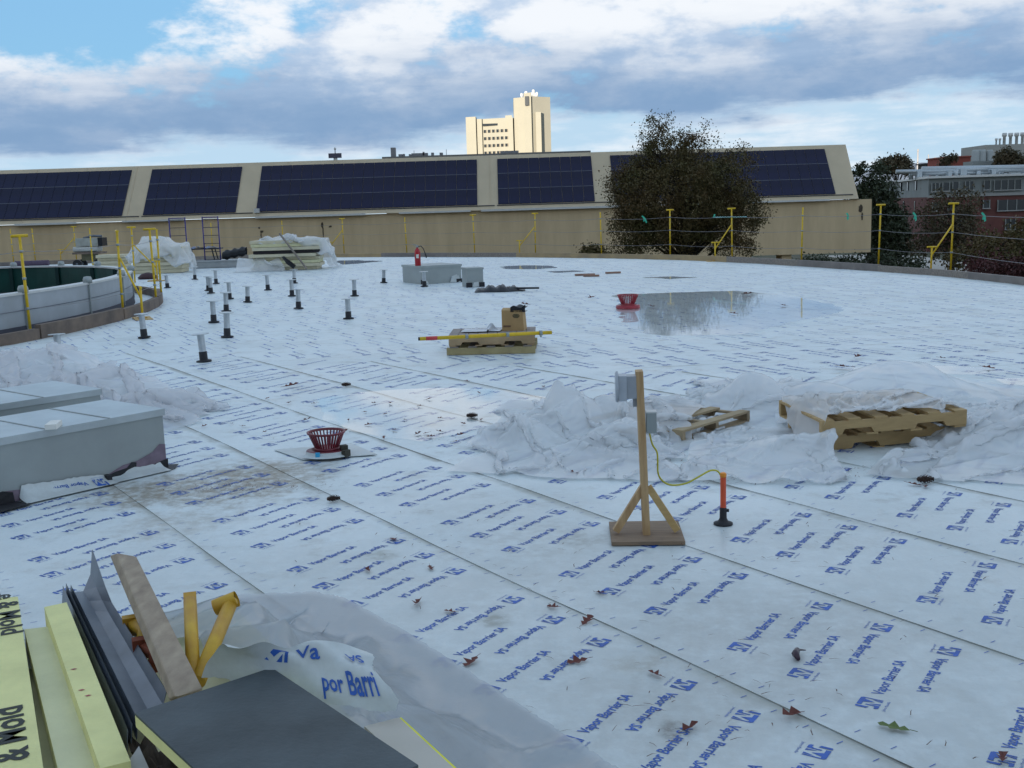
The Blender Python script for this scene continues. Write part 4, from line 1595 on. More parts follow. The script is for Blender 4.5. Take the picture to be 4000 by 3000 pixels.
purple = M('primer_stain', (0.20, 0.15, 0.19), 0.7, var=0.25, scale=9)
L_ = bl
smear('primer_stain', [(.0, .02), (.0, .20), (.05, .21), (.11, .16), (.24, .12), (.36, .11), (.5, .06), (.5, .02)], purple, bxA, .004)
smear('primer_stain', [(L_ - .3, .02), (L_ - .3, .07), (L_ - .16, .10), (L_ - .01, .11), (L_ - .01, .02)], purple, bxA, .004)
smear('bitumen_smear', [(.26, .02), (.25, .11), (.29, .12), (.33, .085), (.42, .075), (.51, .055), (.53, .02)], bitumen, bxA, .007)
smear('bitumen_smear', [(-.012, .0), (-.012, .09), (.05, .08), (.10, .07), (.14, .02), (.10, .0)], bitumen, bxA, .007)
smear('bitumen_smear', [(L_ - .14, .0), (L_ - .13, .09), (L_ - .06, .11), (L_ - .0, .10), (L_, .0)], bitumen, bxA, .007)
MB().box((.50, .03, .035), (.035, .06, .07)).build('bitumen_lump', bitumen, bxA)
MB().add([(-.02, .08, .022), (.10, .10, .022), (.14, -.02, .022), (-.03, -.10, .022), (-.12, -.02, .022)], [(0, 1, 2, 3, 4)]).build('bitumen_puddle', bitumen, bxA)
MB().add([(L_ - .18, .16, .023), (L_ + .05, .2, .023), (L_ + .1, 0, .023), (L_ - .14, -.02, .023)], [(0, 1, 2, 3)]).build('bitumen_puddle', bitumen, bxA)


def upstand(parent, pts, flare, nx=24, nz=5, seed=0, name='membrane_upstand'):
    """torn strip of membrane lapping up the box front: pts = (x, height) of its torn top edge"""
    g_ = random.Random(seed)
    xs = [p[0] for p in pts]
    X = np.linspace(xs[0], xs[-1], nx)
    T = np.interp(X, xs, [p[1] for p in pts])
    A = np.zeros((nz, nx, 3))
    for j in range(nz):
        f = j / (nz - 1)
        for i in range(nx):
            top = T[i] + g_.uniform(-.004, .004) * (j == nz - 1)
            A[j, i] = (X[i] + .01 * f * math.sin(i), .012 + flare * (1 - f) ** 2.2, .022 + top * f)
    return MB().grid(A).build(name, membrane, parent)


up = upstand(bxA, [(.03, .01), (.035, .055), (.11, .045), (.17, .05), (.24, .05), (.27, .06), (.40, .02), (.5, .012)], .10, seed=1)
up2 = upstand(bxA, [(.48, .03), (.53, .055), (.70, .075), (.9, .085), (L_ - .2, .105), (L_ - .165, .11), (L_ - .16, .03)], .12, seed=2)
# the printed words on that strip, upside down
V, Fc = MARKS[0]
pts = []
for x, y in V:
    xx = .545 + x * .95
    zz = .058 - y * .42 + (xx - .55) * .06
    f = min(1, max(0, (zz - .022) / .08))
    pts.append((xx, .0165 + .12 * (1 - f) ** 2.2, zz))
MB().add(pts, Fc).build('print', ink, up2, kind='stuff')

# second box behind
FR2 = P(392, 1600, 0)
a2 = math.atan2(P(0, 1575, .5).y - P(389, 1517, .5).y, P(0, 1575, .5).x - P(389, 1517, .5).x)
FRt = P(389, 1519, .47)
bxB = galv_box('far galvanised equipment box half hidden behind the near box', Vector((FRt.x, FRt.y, 0)), a2, 1.5, .82, .47)
# small white foam block on the near box
q = P(208, 1648, BZ + .04)
a = P(175, 1660, BZ + .04)
b = P(222, 1625, BZ + .04)
fa = math.atan2(b.y - a.y, b.x - a.x)
one(MB().box((q.x, q.y, BZ + .019), (.17, .075, .036), fa), 'foam_block', 'small white foam block lying on the near galvanised box', 'foam block', foam_white)

# far pair of galvanised curbs
FRc = P(1647, 1112, 0)
Rc, Lc = P(1797, 1108, 0), P(1558, 1100, 0)
ang3 = R(27)
t = thing('equipment_curb', 'long galvanised equipment box with fire extinguisher standing on it', 'equipment curb', FRc, ang3)
ln, dp, hh = 1.14, 1.3, .47
MB().hexa([(0, 0, .01), (ln, 0, .01), (ln, dp, .01), (0, dp, .01)], [(0, 0, hh), (ln, 0, hh), (ln, dp, hh), (0, dp, hh)]).build('body', galv, t)
MB().hexa([(-.02, -.02, hh - .05), (ln + .02, -.02, hh - .05), (ln + .02, dp + .02, hh - .05), (-.02, dp + .02, hh - .05)], [(-.02, -.02, hh + .01), (ln + .02, -.02, hh + .01), (ln + .02, dp + .02, hh + .01), (-.02, dp + .02, hh + .01)]).build('lid', galv, t)
for x0, w_, h_ in ((.05, .14, .1), (ln * .7, .3, .22), (ln * .87, .1, .2)):
    MB().add([(x0, -.03, .015), (x0 + w_, -.05, .015), (x0 + w_ * .7, -.012, h_), (x0 + w_ * .2, -.012, h_ * .8)], [(0, 1, 2, 3)]).build('membrane_flap', membrane, t)
for x0, w_, h_ in ((-.02, .12, .12), (ln * .86, .26, .10)):
    MB().box((x0 + w_ / 2, -.02, .03 + h_ / 2 - .03), (w_, .05, h_)).build('bitumen_smear', bitumen, t)
ex = P(1633, 1043, hh)
e = thing('fire_extinguisher', 'red fire extinguisher with black hose standing on galvanised box', 'fire extinguisher', (FRc.x - .02, FRc.y + .3, hh + .01))
e.location = Vector((W(1633, 1043, FRc.y + .25).x, FRc.y + .25, hh + .01))
MB().lathe([(.07, 0), (.078, .015), (.078, .36), (.06, .42), (.028, .45), (.028, .48)], 16).build('cylinder', red_paint, e)
MB().lathe([(.03, .475), (.035, .50), (.02, .53)], 10).bar((-.02, 0, .54), (-.12, 0, .57), .025, .012).bar((-.02, 0, .52), (-.10, 0, .515), .025, .012).build('valve_handle', galv, e)
MB().path([(.03, 0, .5), (.10, -.02, .51), (.16, -.03, .44), (.20, -.03, .33), (.23, -.03, .20)], [.012, .012, .012, .014, .017], 8).build('hose', black_plastic, e)
MB().add([(-.03, -.0795, .2), (.035, -.078, .2), (.035, -.078, .3), (-.03, -.0795, .3)], [(0, 1, 2, 3)]).build('label_plate', foam_white, e)
c0 = P(1826, 1124, 0)
r0, l0 = P(1884, 1121, 0), P(1803, 1112, 0)
t = thing('equipment_curb', 'small square galvanised equipment box beside the longer one', 'equipment curb', c0, R(17))
w_, dp, hh = .41, .5, .47
MB().hexa([(0, 0, .01), (w_, 0, .01), (w_, dp, .01), (0, dp, .01)], [(0, 0, hh), (w_, 0, hh), (w_, dp, hh), (0, dp, hh)]).build('body', galv, t)
MB().hexa([(-.015, -.015, hh - .04), (w_ + .015, -.015, hh - .04), (w_ + .015, dp + .015, hh - .04), (-.015, dp + .015, hh - .04)], [(-.015, -.015, hh + .01), (w_ + .015, -.015, hh + .01), (w_ + .015, dp + .015, hh + .01), (-.015, dp + .015, hh + .01)]).build('lid', galv, t)
MB().add([(.12, -.03, .015), (.34, -.04, .015), (.28, -.012, .14), (.16, -.012, .12)], [(0, 1, 2, 3)]).build('membrane_flap', membrane, t)
for x0 in (-.03, w_ - .12):
    MB().box((x0 + .07, -.02, .06), (.14, .05, .12)).build('bitumen_smear', bitumen, t)


# ================================================================== roof drains
def drain(label, c, s=1.0, mat=red_plastic, tape=False):
    t = thing('roof_drain', label, 'roof drain', c)
    MB().lathe([(.165 * s, .012), (.16 * s, .045 * s), (.12 * s, .055 * s), (.115 * s, .012)], 28, cap=False).build('clamp_ring', mat, t)
    b0, z0, b1, z1 = .085 * s, .055 * s, .138 * s, .185 * s
    sk = MB()
    for k in range(30):
        a = 2 * math.pi * k / 30
        d, tg = Vector((math.cos(a), math.sin(a), 0)), Vector((-math.sin(a), math.cos(a), 0))
        sk.bar(d * b0 + Vector((0, 0, z0)), d * b1 + Vector((0, 0, z1)), .0105 * s, .008 * s, d)
    ba = sk.build('strainer_slats', mat, t)
    MB().lathe([(b1 - .004, z1 - .012), (b1 + .01, z1 - .006), (b1 + .012, z1 + .006), (b1 - .004, z1 + .006), (b1 - .004, z1 - .012)], 32, cap=False).build('rim', mat, ba)
    MB().lathe([(b0 + .012, z0 - .012), (b0 + .012, z0 + .014), (b0 - .004, z0 + .014)], 28).build('base', mat, ba)
    if tape:
        A = np.zeros((3, 12, 3))
        for i in range(12):
            a = R(-150 + i * 10.5)
            for j, (rr, zz) in enumerate(((.21, .018), (.172, .03), (.168, .052))):
                A[j, i] = (rr * math.cos(a), rr * math.sin(a), zz)
        MB().grid(A).build('membrane_flap', membrane, t)
        MB().box((-.045, -.172, .036), (.032, .012, .05), R(-6)).build('tape_strip', blue_tape, t)
        MB().box((.14, -.06, .06), (.05, .05, .06), .5).box((.16, -.10, .035), (.06, .04, .05), 1.0).build('debris', M('debris', (0.05, 0.045, 0.035), 0.9, bump=.3), t)
    return t


q = P(1271, 1790, .02)
drain('dark red slatted roof drain strainer with blue tape beside the puddle', q + Vector((0, .1, 0)), 1.0, red_plastic, True)
# square membrane patch under it
c4 = [P(1185, 1808, .0), P(1475, 1786, .0), P(1372, 1742, .0), P(1072, 1768, .0)]
mb = MB().prism([(p.x, p.y, .024) for p in c4], .004)
one(mb, 'membrane_patch', 'square white membrane patch glued around the near roof drain', 'patch', membrane)
drain('red roof drain strainer standing at the edge of the large far puddle', P(2453, 1205, .01), 1.35, red_bright)


# ================================================================== wooden stand with electrical boxes
bc = [P(2382, 2121, .03), P(2670, 2117, .03), P(2660, 2036, .03), P(2381, 2039, .03)]
ctr = sum(bc, Vector()) / 4
st_ang = math.atan2(bc[1].y - bc[0].y, bc[1].x - bc[0].x)
stand = thing('wooden_stand', 'wooden post stand on plywood base with grey electrical boxes', 'stand', (ctr.x, ctr.y, .012), st_ang)
bw, bd_ = (bc[1] - bc[0]).length, (bc[2] - bc[1]).length
MB().box((0, 0, .012), (bw, bd_, .02)).build('base_board', ply, stand)
lean = Vector((-.030, 0, .93))
pz = Vector((.0, -.04, .02))
po = MB().bar(pz, pz + lean, .040, .088, (0, 1, 0)).build('post', pine, stand)
for k in range(6):
    pass
for sx in (-1, 1):
    MB().bar((sx * .015, -.04, .29), (sx * (bw / 2 - .03), -.05, .04), .038, .044, (0, 1, 0)).build('brace', pine_x if sx > 0 else pine, stand)
tp = pz + lean
jb = MB().box((-.074, -.04, .862), (.056, .085, .125)).build('junction_box', grey_box, stand)
MB().box((-.123, -.04, .858), (.044, .10, .14)).build('box_cover', M('grey_cover', (0.40, 0.43, 0.47), 0.35), jb)
MB().lathe([(.075, 0), (.078, .008), (.07, .016)], 18).build('flange', M('grey_cover', (0.40, 0.43, 0.47), 0.35), jb)
fl = jb.children[-1] if jb.children else None
for c in jb.children:
    if c.name.startswith('flange'):
        c.rotation_euler = (0, R(-90), 0)
        c.scale = (1.15, .85, 1)
        c.location = (-.146, -.04, .862)
MB().box((-.055, -.04, .775), (.022, .03, .05)).build('cable_gland', grey_box, jb)
sw = MB().box((.033, -.045, .66), (.056, .062, .115)).build('switch_box', galv, stand)
MB().box((.033, -.045, .72), (.060, .066, .008)).build('box_lid', white_metal, sw)
# yellow lead from the switch box to the orange pipe
op = P(2825, 2056, 0)


def sw_world(x, y, z):
    c, s_ = math.cos(st_ang), math.sin(st_ang)
    return Vector((ctr.x + x * c - y * s_, ctr.y + x * s_ + y * c, .012 + z))


p0 = sw_world(.022, -.045, .605)
yy = p0.y


def lead(px, py, f):
    return W(px, py, yy + (op.y - yy) * f)


pts = [p0, lead(2548, 1735, .1), lead(2566, 1765, .2), lead(2569, 1800, .3), lead(2571, 1850, .4), lead(2590, 1880, .5), lead(2625, 1895, .6), lead(2680, 1888, .7), lead(2730, 1862, .8), lead(2775, 1838, .9), lead(2805, 1842, 1), W(2822, 1852, op.y) - Vector((0, 0, .03))]
fin = []
for i in range(len(pts) - 1):
    a, b = pts[i], pts[i + 1]
    pa, nb_ = pts[max(0, i - 1)], pts[min(len(pts) - 1, i + 2)]
    for k in range(4):
        t = k / 4
        fin.append(.5 * ((2 * a) + (b - pa) * t + (2 * pa - 5 * a + 4 * b - nb_) * t * t + (3 * a - pa - 3 * b + nb_) * t ** 3))
fin.append(pts[-1])
one(MB().path(fin, .0055, 6), 'power_lead', 'yellow electrical lead hanging between the wooden stand and the orange pipe', 'cable', cable_yellow)
pp = thing('orange_pipe', 'orange conduit pipe with black rubber boot rising from the membrane', 'pipe', (op.x, op.y, .01))
MB().lathe([(.017, .09), (.017, .30)], 14, cap=False).build('pipe', orange, pp)
MB().lathe([(.019, .285), (.0195, .305), (.012, .312)], 14).build('tape_collar', tape_orange, pp)
MB().lathe([(.056, .004), (.056, .012), (.03, .022), (.021, .04), (.020, .10), (.017, .105)], 18).build('boot', bitumen, pp)
MB().box((.024, 0, .085), (.018, .014, .016)).build('clamp', bitumen, pp)


# ================================================================== pallets
def pallet(label, loc, rz, tilt=(0, 0), L=1.2, Wd=1.0, wood=pine_x, deck=grey_wood, n=7, notch=True, h=.09, name='pallet'):
    t = thing(name, label, 'pallet', loc, rz)
    t.rotation_euler = (tilt[0], tilt[1], rz)
    for y in (-Wd / 2 + .02, 0, Wd / 2 - .02):
        # stringer outline in x-z with two fork notches
        z0, z1 = .016, .016 + h
        if notch:
            prof = [(-L / 2, z0), (-L * .36, z0), (-L * .34, z0 + .04), (-L * .16, z0 + .04), (-L * .14, z0), (L * .14, z0), (L * .16, z0 + .04), (L * .34, z0 + .04), (L * .36, z0), (L / 2, z0)]
        else:
            prof = [(-L / 2, z0), (L / 2, z0)]
        mb = MB()
        for (xa, za), (xb, zb) in zip(prof, prof[1:]):
            mb.hexa([(xa, y - .019, za), (xb, y - .019, zb), (xb, y + .019, zb), (xa, y + .019, za)], [(xa, y - .019, z1), (xb, y - .019, z1), (xb, y + .019, z1), (xa, y + .019, z1)])
        mb.build('stringer', wood, t)
    for i in range(n):
        x = -L / 2 + .05 + (L - .1) * i / (n - 1)
        MB().box((x, 0, .016 + h + .009), (.1 if n < 9 else .12, Wd, .018)).build('deck_board', deck, t)
    for i in range(4):
        x = -L / 2 + .05 + (L - .1) * i / 3
        MB().box((x, 0, .007), (.09, Wd, .014)).build('bottom_board', wood, t)
    return t


a, b = P(1748, 1388, 0), P(2092, 1380, 0)
pa = math.atan2(b.y - a.y, b.x - a.x)
pl = (b - a).length
mid = (a + b) / 2 + Vector((-math.sin(pa), math.cos(pa), 0)) * .42
skid = thing('timber_skid', 'low pale timber skid lying under the loaded pallet', 'skid', (mid.x, mid.y, .012), pa)
for y in (-.45, 0, .45):
    MB().box((0, y, .045), (pl * 1.0, .09, .088)).build('runner', M('skid_wood', (0.46, 0.38, 0.20), 0.75, c2=(0.34, 0.27, 0.13), scale=4), skid)
for i in range(5):
    MB().box((-pl / 2 + .1 + (pl - .2) * i / 4, 0, .098), (.11, 1.0, .018)).build('deck_board', grey_wood, skid)
PZ = .119
lp = pallet('weathered pallet carrying a cardboard box and a yellow post', (mid.x + .0, mid.y, PZ), pa + R(1.5), (0, 0), pl * .97, .95, M('pallet_side', (0.50, 0.35, 0.20), 0.75, c2=(0.36, 0.25, 0.14), scale=4), M('pallet_deck', (0.34, 0.29, 0.26), 0.8, c2=(0.24, 0.20, 0.18), scale=5, stretch=(6, .8, 1)), 9, h=.10)
PT = PZ + .016 + .10 + .019
# cardboard box
cb = thing('cardboard_box', 'open brown cardboard box with oval emblem and black bag sticking out', 'box', P(2008, 1288, PT))
cb.location = Vector((W(2010, 1280, mid.y + .12).x, mid.y + .12, PT))
cb.rotation_euler = (0, 0, pa + R(-6))
cw, cdp, ch = .30, .26, .27
MB().hexa([(-cw / 2, -cdp / 2, 0), (cw / 2, -cdp / 2, 0), (cw / 2, cdp / 2, 0), (-cw / 2, cdp / 2, 0)], [(-cw / 2, -cdp / 2, ch), (cw / 2 - .02, -cdp / 2, ch + .005), (cw / 2 - .02, cdp / 2, ch), (-cw / 2, cdp / 2, ch)]).build('body', cardboard, cb)
for k, (x0, x1) in enumerate(((-cw / 2, -.02),)):
    MB().hexa([(x0, -cdp / 2, ch + .001), (x1, -cdp / 2, ch + .001), (x1, 0, ch + .001), (x0, 0, ch + .001)], [(x0, -cdp / 2 + .01, ch + .015), (x1, -cdp / 2 + .01, ch + .012), (x1, 0, ch + .03), (x0, 0, ch + .03)]).build('flap', cardboard, cb)
em = [(.045 + .048 * math.cos(t), -cdp / 2 - .002, .20 + .028 * math.sin(t)) for t in [2 * math.pi * i / 24 for i in range(24)]]
o = MB().add(em, [tuple(range(24))]).build('emblem', black_ink, cb)
em = [(.045 + .040 * math.cos(t), -cdp / 2 - .004, .20 + .020 * math.sin(t)) for t in [2 * math.pi * i / 24 for i in range(24)]]
MB().add(em, [tuple(range(24))]).build('emblem_field', M('emblem_field', (0.20, 0.15, 0.06), 0.8), o)
MB().add([(.02, -cdp / 2 - .006, .194), (.07, -cdp / 2 - .006, .194), (.07, -cdp / 2 - .006, .206), (.02, -cdp / 2 - .006, .206)], [(0, 1, 2, 3)]).build('emblem_bar', black_ink, o)
MB().add([(-.13, -cdp / 2 - .003, .05), (-.03, -cdp / 2 - .003, .05), (-.03, -cdp / 2 - .003, .075), (-.13, -cdp / 2 - .003, .075)], [(0, 1, 2, 3)]).build('print_bar', M('carton_print', (0.18, 0.10, 0.06), 0.8), cb)
A = np.zeros((7, 9, 3))
for j in range(7):
    for i in range(9):
        A[j, i] = (-.03 + .20 * i / 8, -.13 + .24 * j / 6, ch + .03 + .02 * math.sin(i * .9 + j) + .015 * math.cos(j * 1.7) + .018 * i / 8)
bg_ = MB().grid(A)
B_ = A.copy()
B_[..., 2] = ch - .02
bg_.grid(B_[::-1])
bg_.grid(np.stack([A[0], B_[0]]))
one_ = bg_.build('bag', black_plastic, cb)
# yellow guard pole lying across
a, b = P(1640, 1322, PT + .03), P(2155, 1297, PT + .03)
gp = thing('loose_guard_pole', 'yellow guard pole with red tape lying across the pallet', 'pole', (mid.x, mid.y, PT))
GO = tuple(gp.location)
pa_, pb_ = Vector((a.x, a.y, PT + .025)), Vector((b.x, b.y, PT + .025))
MB().path([pa_, pb_], .024, 10).build('pole', yellow, gp, GO)
MB().path([pa_.lerp(pb_, -.012), pa_.lerp(pb_, .004)], .022, 10).build('end_plug', bitumen, gp, GO)
MB().path([pa_.lerp(pb_, .045), pa_.lerp(pb_, .13)], .0255, 10).build('red_tape', M('red_tape', (0.62, 0.06, 0.06), 0.4), gp, GO)
for f in (.34, .65, .905):
    c = MB().path([pa_.lerp(pb_, f), pa_.lerp(pb_, f + .022)], .033, 10)
    q = pa_.lerp(pb_, f + .011)
    c.path([q, q + Vector((0, -.03, -.02 if f < .9 else -.05))], .013, 6)
    c.build('wire_clamp', galv, gp, GO)


def crumple(nx, ny, c, d, rz, hf, slack, z, seed, steps=80, jit=.2, bend=.12, fric=.75, grav=.004):
    X = sheet_start(c, d, rz, nx, ny, z, jit, seed)
    return cloth(X, d[0] * slack, d[1] * slack, hf, steps, 7, seed=seed, bend=bend, fric=fric, grav=grav)


X = crumple(26, 14, (mid.x - .14, mid.y + .08), (.46, .30), pa, hmax(lambda x, y: np.full_like(x, PT + .008), hbump((mid.x - .02, mid.y + .1), .12, PT + .10)), 1.3, PT + .14, 3, 50, .10, .2)
one(MB().grid(X), 'crumpled_wrapper', 'crumpled white and grey printed wrapper lying on the pallet', 'wrapper', M('wrapper', (0.66, 0.68, 0.72), 0.35, c2=(0.30, 0.34, 0.38), scale=4))

# black tarp heap with pole
a, b = P(1855, 1142, 0), P(2052, 1140, 0)
bt = thing('black_tarp', 'flattened black tarp bundle with rod sticking out on the white roof', 'tarp', ((a.x + b.x) / 2, a.y, .01))
A = np.zeros((9, 30, 3))
for j in range(9):
    for i in range(30):
        f, v = i / 29, j / 8
        env = (math.sin(math.pi * min(1, f * 1.05)) ** .5 if f < .95 else .2) * math.sin(math.pi * v) ** .6
        A[j, i] = (a.x + (b.x - a.x) * f - bt.location.x, -.28 + .56 * v + .05 * math.sin(f * 9), .012 + env * (.12 + .03 * math.sin(i * .9) + .02 * math.sin(i * 2.1 + j)))
MB().grid(A).build('sheet', black_plastic, bt)
MB().path([(b.x - a.x - 1.0, -.12, .07), (b.x - bt.location.x + .32, -.2, .06)], .025, 6).build('rod', black_plastic, bt)
for px, py, ln, rz in ((2285, 1076, .55, .1), (2310, 1080, .42, -.25), (2395, 1068, .42, .22)):
    q = P(px, py, .01)
    o = one(MB().box((q.x, q.y, .035), (ln, .12, .045), rz), 'timber_offcut', 'short reddish timber offcut lying on the far white roof', 'offcut', M('offcut', (0.30, 0.17, 0.12), 0.8), 'timber offcuts on the far roof')


# ================================================================== plastic sheets and what lies under them
def quad_start(c4, nx, ny, z, jit, seed):
    a, b, c, d = [np.array(q[:2]) for q in c4]          # near-left, near-right, far-right, far-left
    u = np.linspace(0, 1, nx)[None, :, None]
    v = np.linspace(0, 1, ny)[:, None, None]
    Q = a * (1 - u) * (1 - v) + b * u * (1 - v) + c * u * v + d * (1 - u) * v
    X = np.concatenate([Q, np.full((ny, nx, 1), float(z))], -1)
    lx = (np.linalg.norm(b - a) + np.linalg.norm(c - d)) / 2
    ly = (np.linalg.norm(d - a) + np.linalg.norm(c - b)) / 2
    g_ = np.random.default_rng(seed)
    for _ in range(16):
        k = g_.normal(0, 1, 2) * 9
        X[..., 2] += jit / 4 * np.sin(k[0] * u[..., 0] + k[1] * v[..., 0] + g_.uniform(0, 6.28))
    return X, lx, ly


def sheet(label, c4, nx, ny, z, hf, slack=1.25, jit=.25, seed=1, steps=100, mat=None, bend=.10, fric=.7, name='plastic_sheet', tears=True, grp=None, pins=None, folds=(22, .05, .045, .9), fine=(26, .008, .012, .5), aniso=None):
    X, lx, ly = quad_start(c4, nx, ny, z, jit, seed)
    g_ = np.random.default_rng(seed + 50)
    # ragged outline
    if tears:
        for e in (0, -1):
            X[e, :, 1] += np.cumsum(g_.normal(0, .012, nx))
            X[:, e, 0] += np.cumsum(g_.normal(0, .012, ny))
    pin = None
    if pins:
        pin = np.zeros(X.shape[:2], bool)
        if 'r' in pins:
            pin[:, -1] = True
        if 'f' in pins:
            pin[-1, :] = True
    X = cloth(X, lx * slack, ly * slack, hf, steps, 7, seed=seed, bend=bend, fric=fric, pin=pin)
    X = refine(X)
    X = crease(X, lx * slack, ly * slack, folds[0], folds[1], folds[2], folds[3], seed + 100, zero, aniso)
    X = crease(X, lx * slack, ly * slack, fine[0], fine[1], fine[2], fine[3], seed + 200, zero, aniso)
    mb = MB().grid(X)
    return one(mb, name, label, 'plastic sheet', mat or film_white, grp)


zero = lambda x, y: np.full_like(x, .0215)

# pallet half buried behind the stand
a, b = P(2520, 1556, .1), P(2760, 1586, .1)
ra = math.atan2(b.y - a.y, b.x - a.x)
pc = P(2610, 1622, .1)
pallet('tan pallet poking out of the plastic behind the wooden stand', (pc.x, pc.y, .012), ra, (R(1), R(-1)), 1.0, .95, M('stringer_worn', (0.40, 0.30, 0.18), 0.75, c2=(0.25, 0.18, 0.11), scale=5), M('deck_tan', (0.42, 0.32, 0.18), 0.75, c2=(0.28, 0.20, 0.12), scale=5), 4, True, .06)
# two stacked pallets at the right
a, b = P(3262, 1750, .03), P(3750, 1714, .03)
rb = math.atan2(b.y - a.y, b.x - a.x)
lb = (b - a).length
back = Vector((-math.sin(rb), math.cos(rb), 0))
pw_ = M('fibre_wood', (0.50, 0.34, 0.155), 0.7, c2=(0.38, 0.25, 0.11), scale=5, stretch=(1, 4, 4))
c = (a + b) / 2 + back * .40
pallet('lower of two stacked tan pallets under the torn plastic', (c.x, c.y, .02), rb, (R(1.5), R(-1.0)), lb * 1.02, .8, pw_, pw_, 6, True, .095)
a2_, b2_ = P(3215, 1700, .16), P(3782, 1664, .16)
c2 = (a2_ + b2_) / 2 + back * .40
rb2 = math.atan2(b2_.y - a2_.y, b2_.x - a2_.x)
pallet('upper of two stacked tan pallets under the torn plastic', (c2.x, c2.y, .158), rb2, (R(1.5), R(-1.0)), (b2_ - a2_).length, .8, pw_, pw_, 6, True, .095)

hstack = hbox((c2.x, c2.y), (lb * 1.05, .84), rb, .31, .10)
hp2 = hbox((pc.x, pc.y), (.9, .9), ra, .12, .1)

k = P(2200, 1690)
sheet('crumpled white plastic heap left of the wooden stand', [P(1800, 1850), P(2660, 1880), P(2740, 1640), P(1960, 1570)], 92, 64, .34,
      hmax(zero, hcrumple((k.x, k.y), .26 * 1.25, .44 * 1.15, 1), hcrumple((k.x + .34, k.y + .12), .2 * 1.25, .42 * 1.15, 2), hcrumple((P(2050, 1740).x, P(2050, 1740).y), .18 * 1.25, .26 * 1.15, 3), hcrumple((P(2420, 1740).x, P(2420, 1740).y), .2 * 1.25, .26 * 1.15, 4), hp2), 1.30, .34, 11, 120, bend=.12, folds=(22, .075, .06, .9), fine=(30, .009, .014, .5))
sheet('milky plastic sheet bunched over the pallet end right of the stand', [P(2590, 1700), P(3200, 1660), P(3150, 1500), P(2700, 1505)], 60, 44, .36,
      hmax(zero, hbump((P(2930, 1600).x, P(2930, 1600).y), .32, .32), hbump((P(3080, 1560).x, P(3080, 1560).y), .3, .16)), 1.34, .3, 12, 100, bend=.06)
sheet('wide milky plastic sheet spread over the stacked pallets', [P(3120, 1644, .28), P(3860, 1598, .28), P(4250, 1530), P(2990, 1510)], 84, 56, .50,
      hmax(zero, hstack, hbump((P(3560, 1560).x, P(3560, 1560).y + .4), .6, .30), hbump((P(3200, 1590).x, P(3200, 1590).y), .5, .22)), 1.09, .12, 13, 100, bend=.12, fric=.95)
sheet('stiff white plastic flap lying in front of the pallets beside the orange pipe', [P(2640, 1880), P(3290, 1905), P(3300, 1700), P(2700, 1690)], 64, 40, .26,
      hmax(zero, hbump((P(3080, 1790).x, P(3080, 1790).y), .42, .16), hbump((P(3250, 1790).x, P(3250, 1790).y), .22, .2)), 1.12, .16, 14, 100, bend=.2)
sheet('crumpled plastic sheet heaped at the right end of the stacked pallets', [P(3330, 1850), P(4250, 1905), P(4350, 1600), P(3790, 1650)], 80, 48, .32,
      hmax(zero, hcrumple((P(3900, 1730).x, P(3900, 1730).y), .45 * 1.25, .24 * 1.15, 11), hcrumple((P(4080, 1680).x, P(4080, 1680).y), .4 * 1.25, .26 * 1.15, 12)), 1.27, .28, 15, 110, bend=.07)
sheet('long crumpled plastic sheet heaped behind the galvanised boxes', [P(-300, 1500), P(640, 1680), P(800, 1600), P(40, 1385)], 90, 36, .42,
      hmax(zero, hcrumple((P(120, 1470).x, P(120, 1470).y), .8 * 1.25, .34 * 1.15, 13), hcrumple((P(420, 1540).x, P(420, 1540).y), .5 * 1.25, .26 * 1.15, 14), hcrumple((P(640, 1600).x, P(640, 1600).y), .35 * 1.25, .16 * 1.15, 15)), 1.26, .3, 16, 110, bend=.07, mat=film_mat('film_grey', (0.86, 0.85, 0.86), 0.36, 0.4, 0.14))


# far tarped stacks of insulation
def board_stack(label, c, rz, d, n, th, mats, jog=.08, seed=0):
    g_ = random.Random(seed)
    t = thing('insulation_stack', label, 'insulation stack', (c[0], c[1], .012), rz)
    for i in range(n):
        MB().box((g_.uniform(-jog, jog), g_.uniform(-jog, jog), th * (i + .5)), (d[0], d[1], th - .012)).build('board', mats[i % len(mats)], t)
    return t


cream_b = M('board_cream', (0.62, 0.56, 0.40), 0.85, var=.07)
dark_b = M('board_dark', (0.03, 0.025, 0.03), 0.8)
q = P(1110, 1058)
board_stack('tarped stack of cream insulation boards with a plank leaning on it', (q.x, q.y + .8), .04, (2.3, 1.3), 9, .115, [cream_b, cream_b, foam_pale, cream_b, cream_b, dark_b, cream_b, foam_pale, cream_b], .1, 1)
hs = hbox((q.x + .25, q.y + .9), (2.3, 1.25), .04, 1.06, .12)
sheet('pale tarp pulled over the far cream insulation stack', [(q.x - .75, q.y + .30), (q.x + 2.0, q.y - .25), (q.x + 1.9, q.y + 2.3), (q.x - 1.6, q.y + 2.3)], 46, 36, 1.3, hmax(zero, hs), 1.12, .25, 21, 80, name='tarp', folds=(16, .09, .10, .8), fine=(40, .03, .05, .4))
sheet('low pale tarp skirt lying at the foot of the far cream insulation stack', [(q.x - 1.7, q.y - .75), (q.x + .1, q.y - .5), (q.x - .2, q.y + .25), (q.x - 1.4, q.y + .3)], 34, 20, .45, hmax(zero, hbox((q.x - .7, q.y + .4), (1.8, .5), .04, .45, .3)), 1.15, .1, 22, 70, name='tarp', folds=(10, .05, .08, .5), fine=(20, .02, .04, .3))
one(MB().bar((q.x - .1, q.y + .1, 1.28), (q.x + .85, q.y - .35, .06), .05, .05), 'leaning_plank', 'thin plank leaning across the far tarped insulation stack', 'plank', grey_wood)
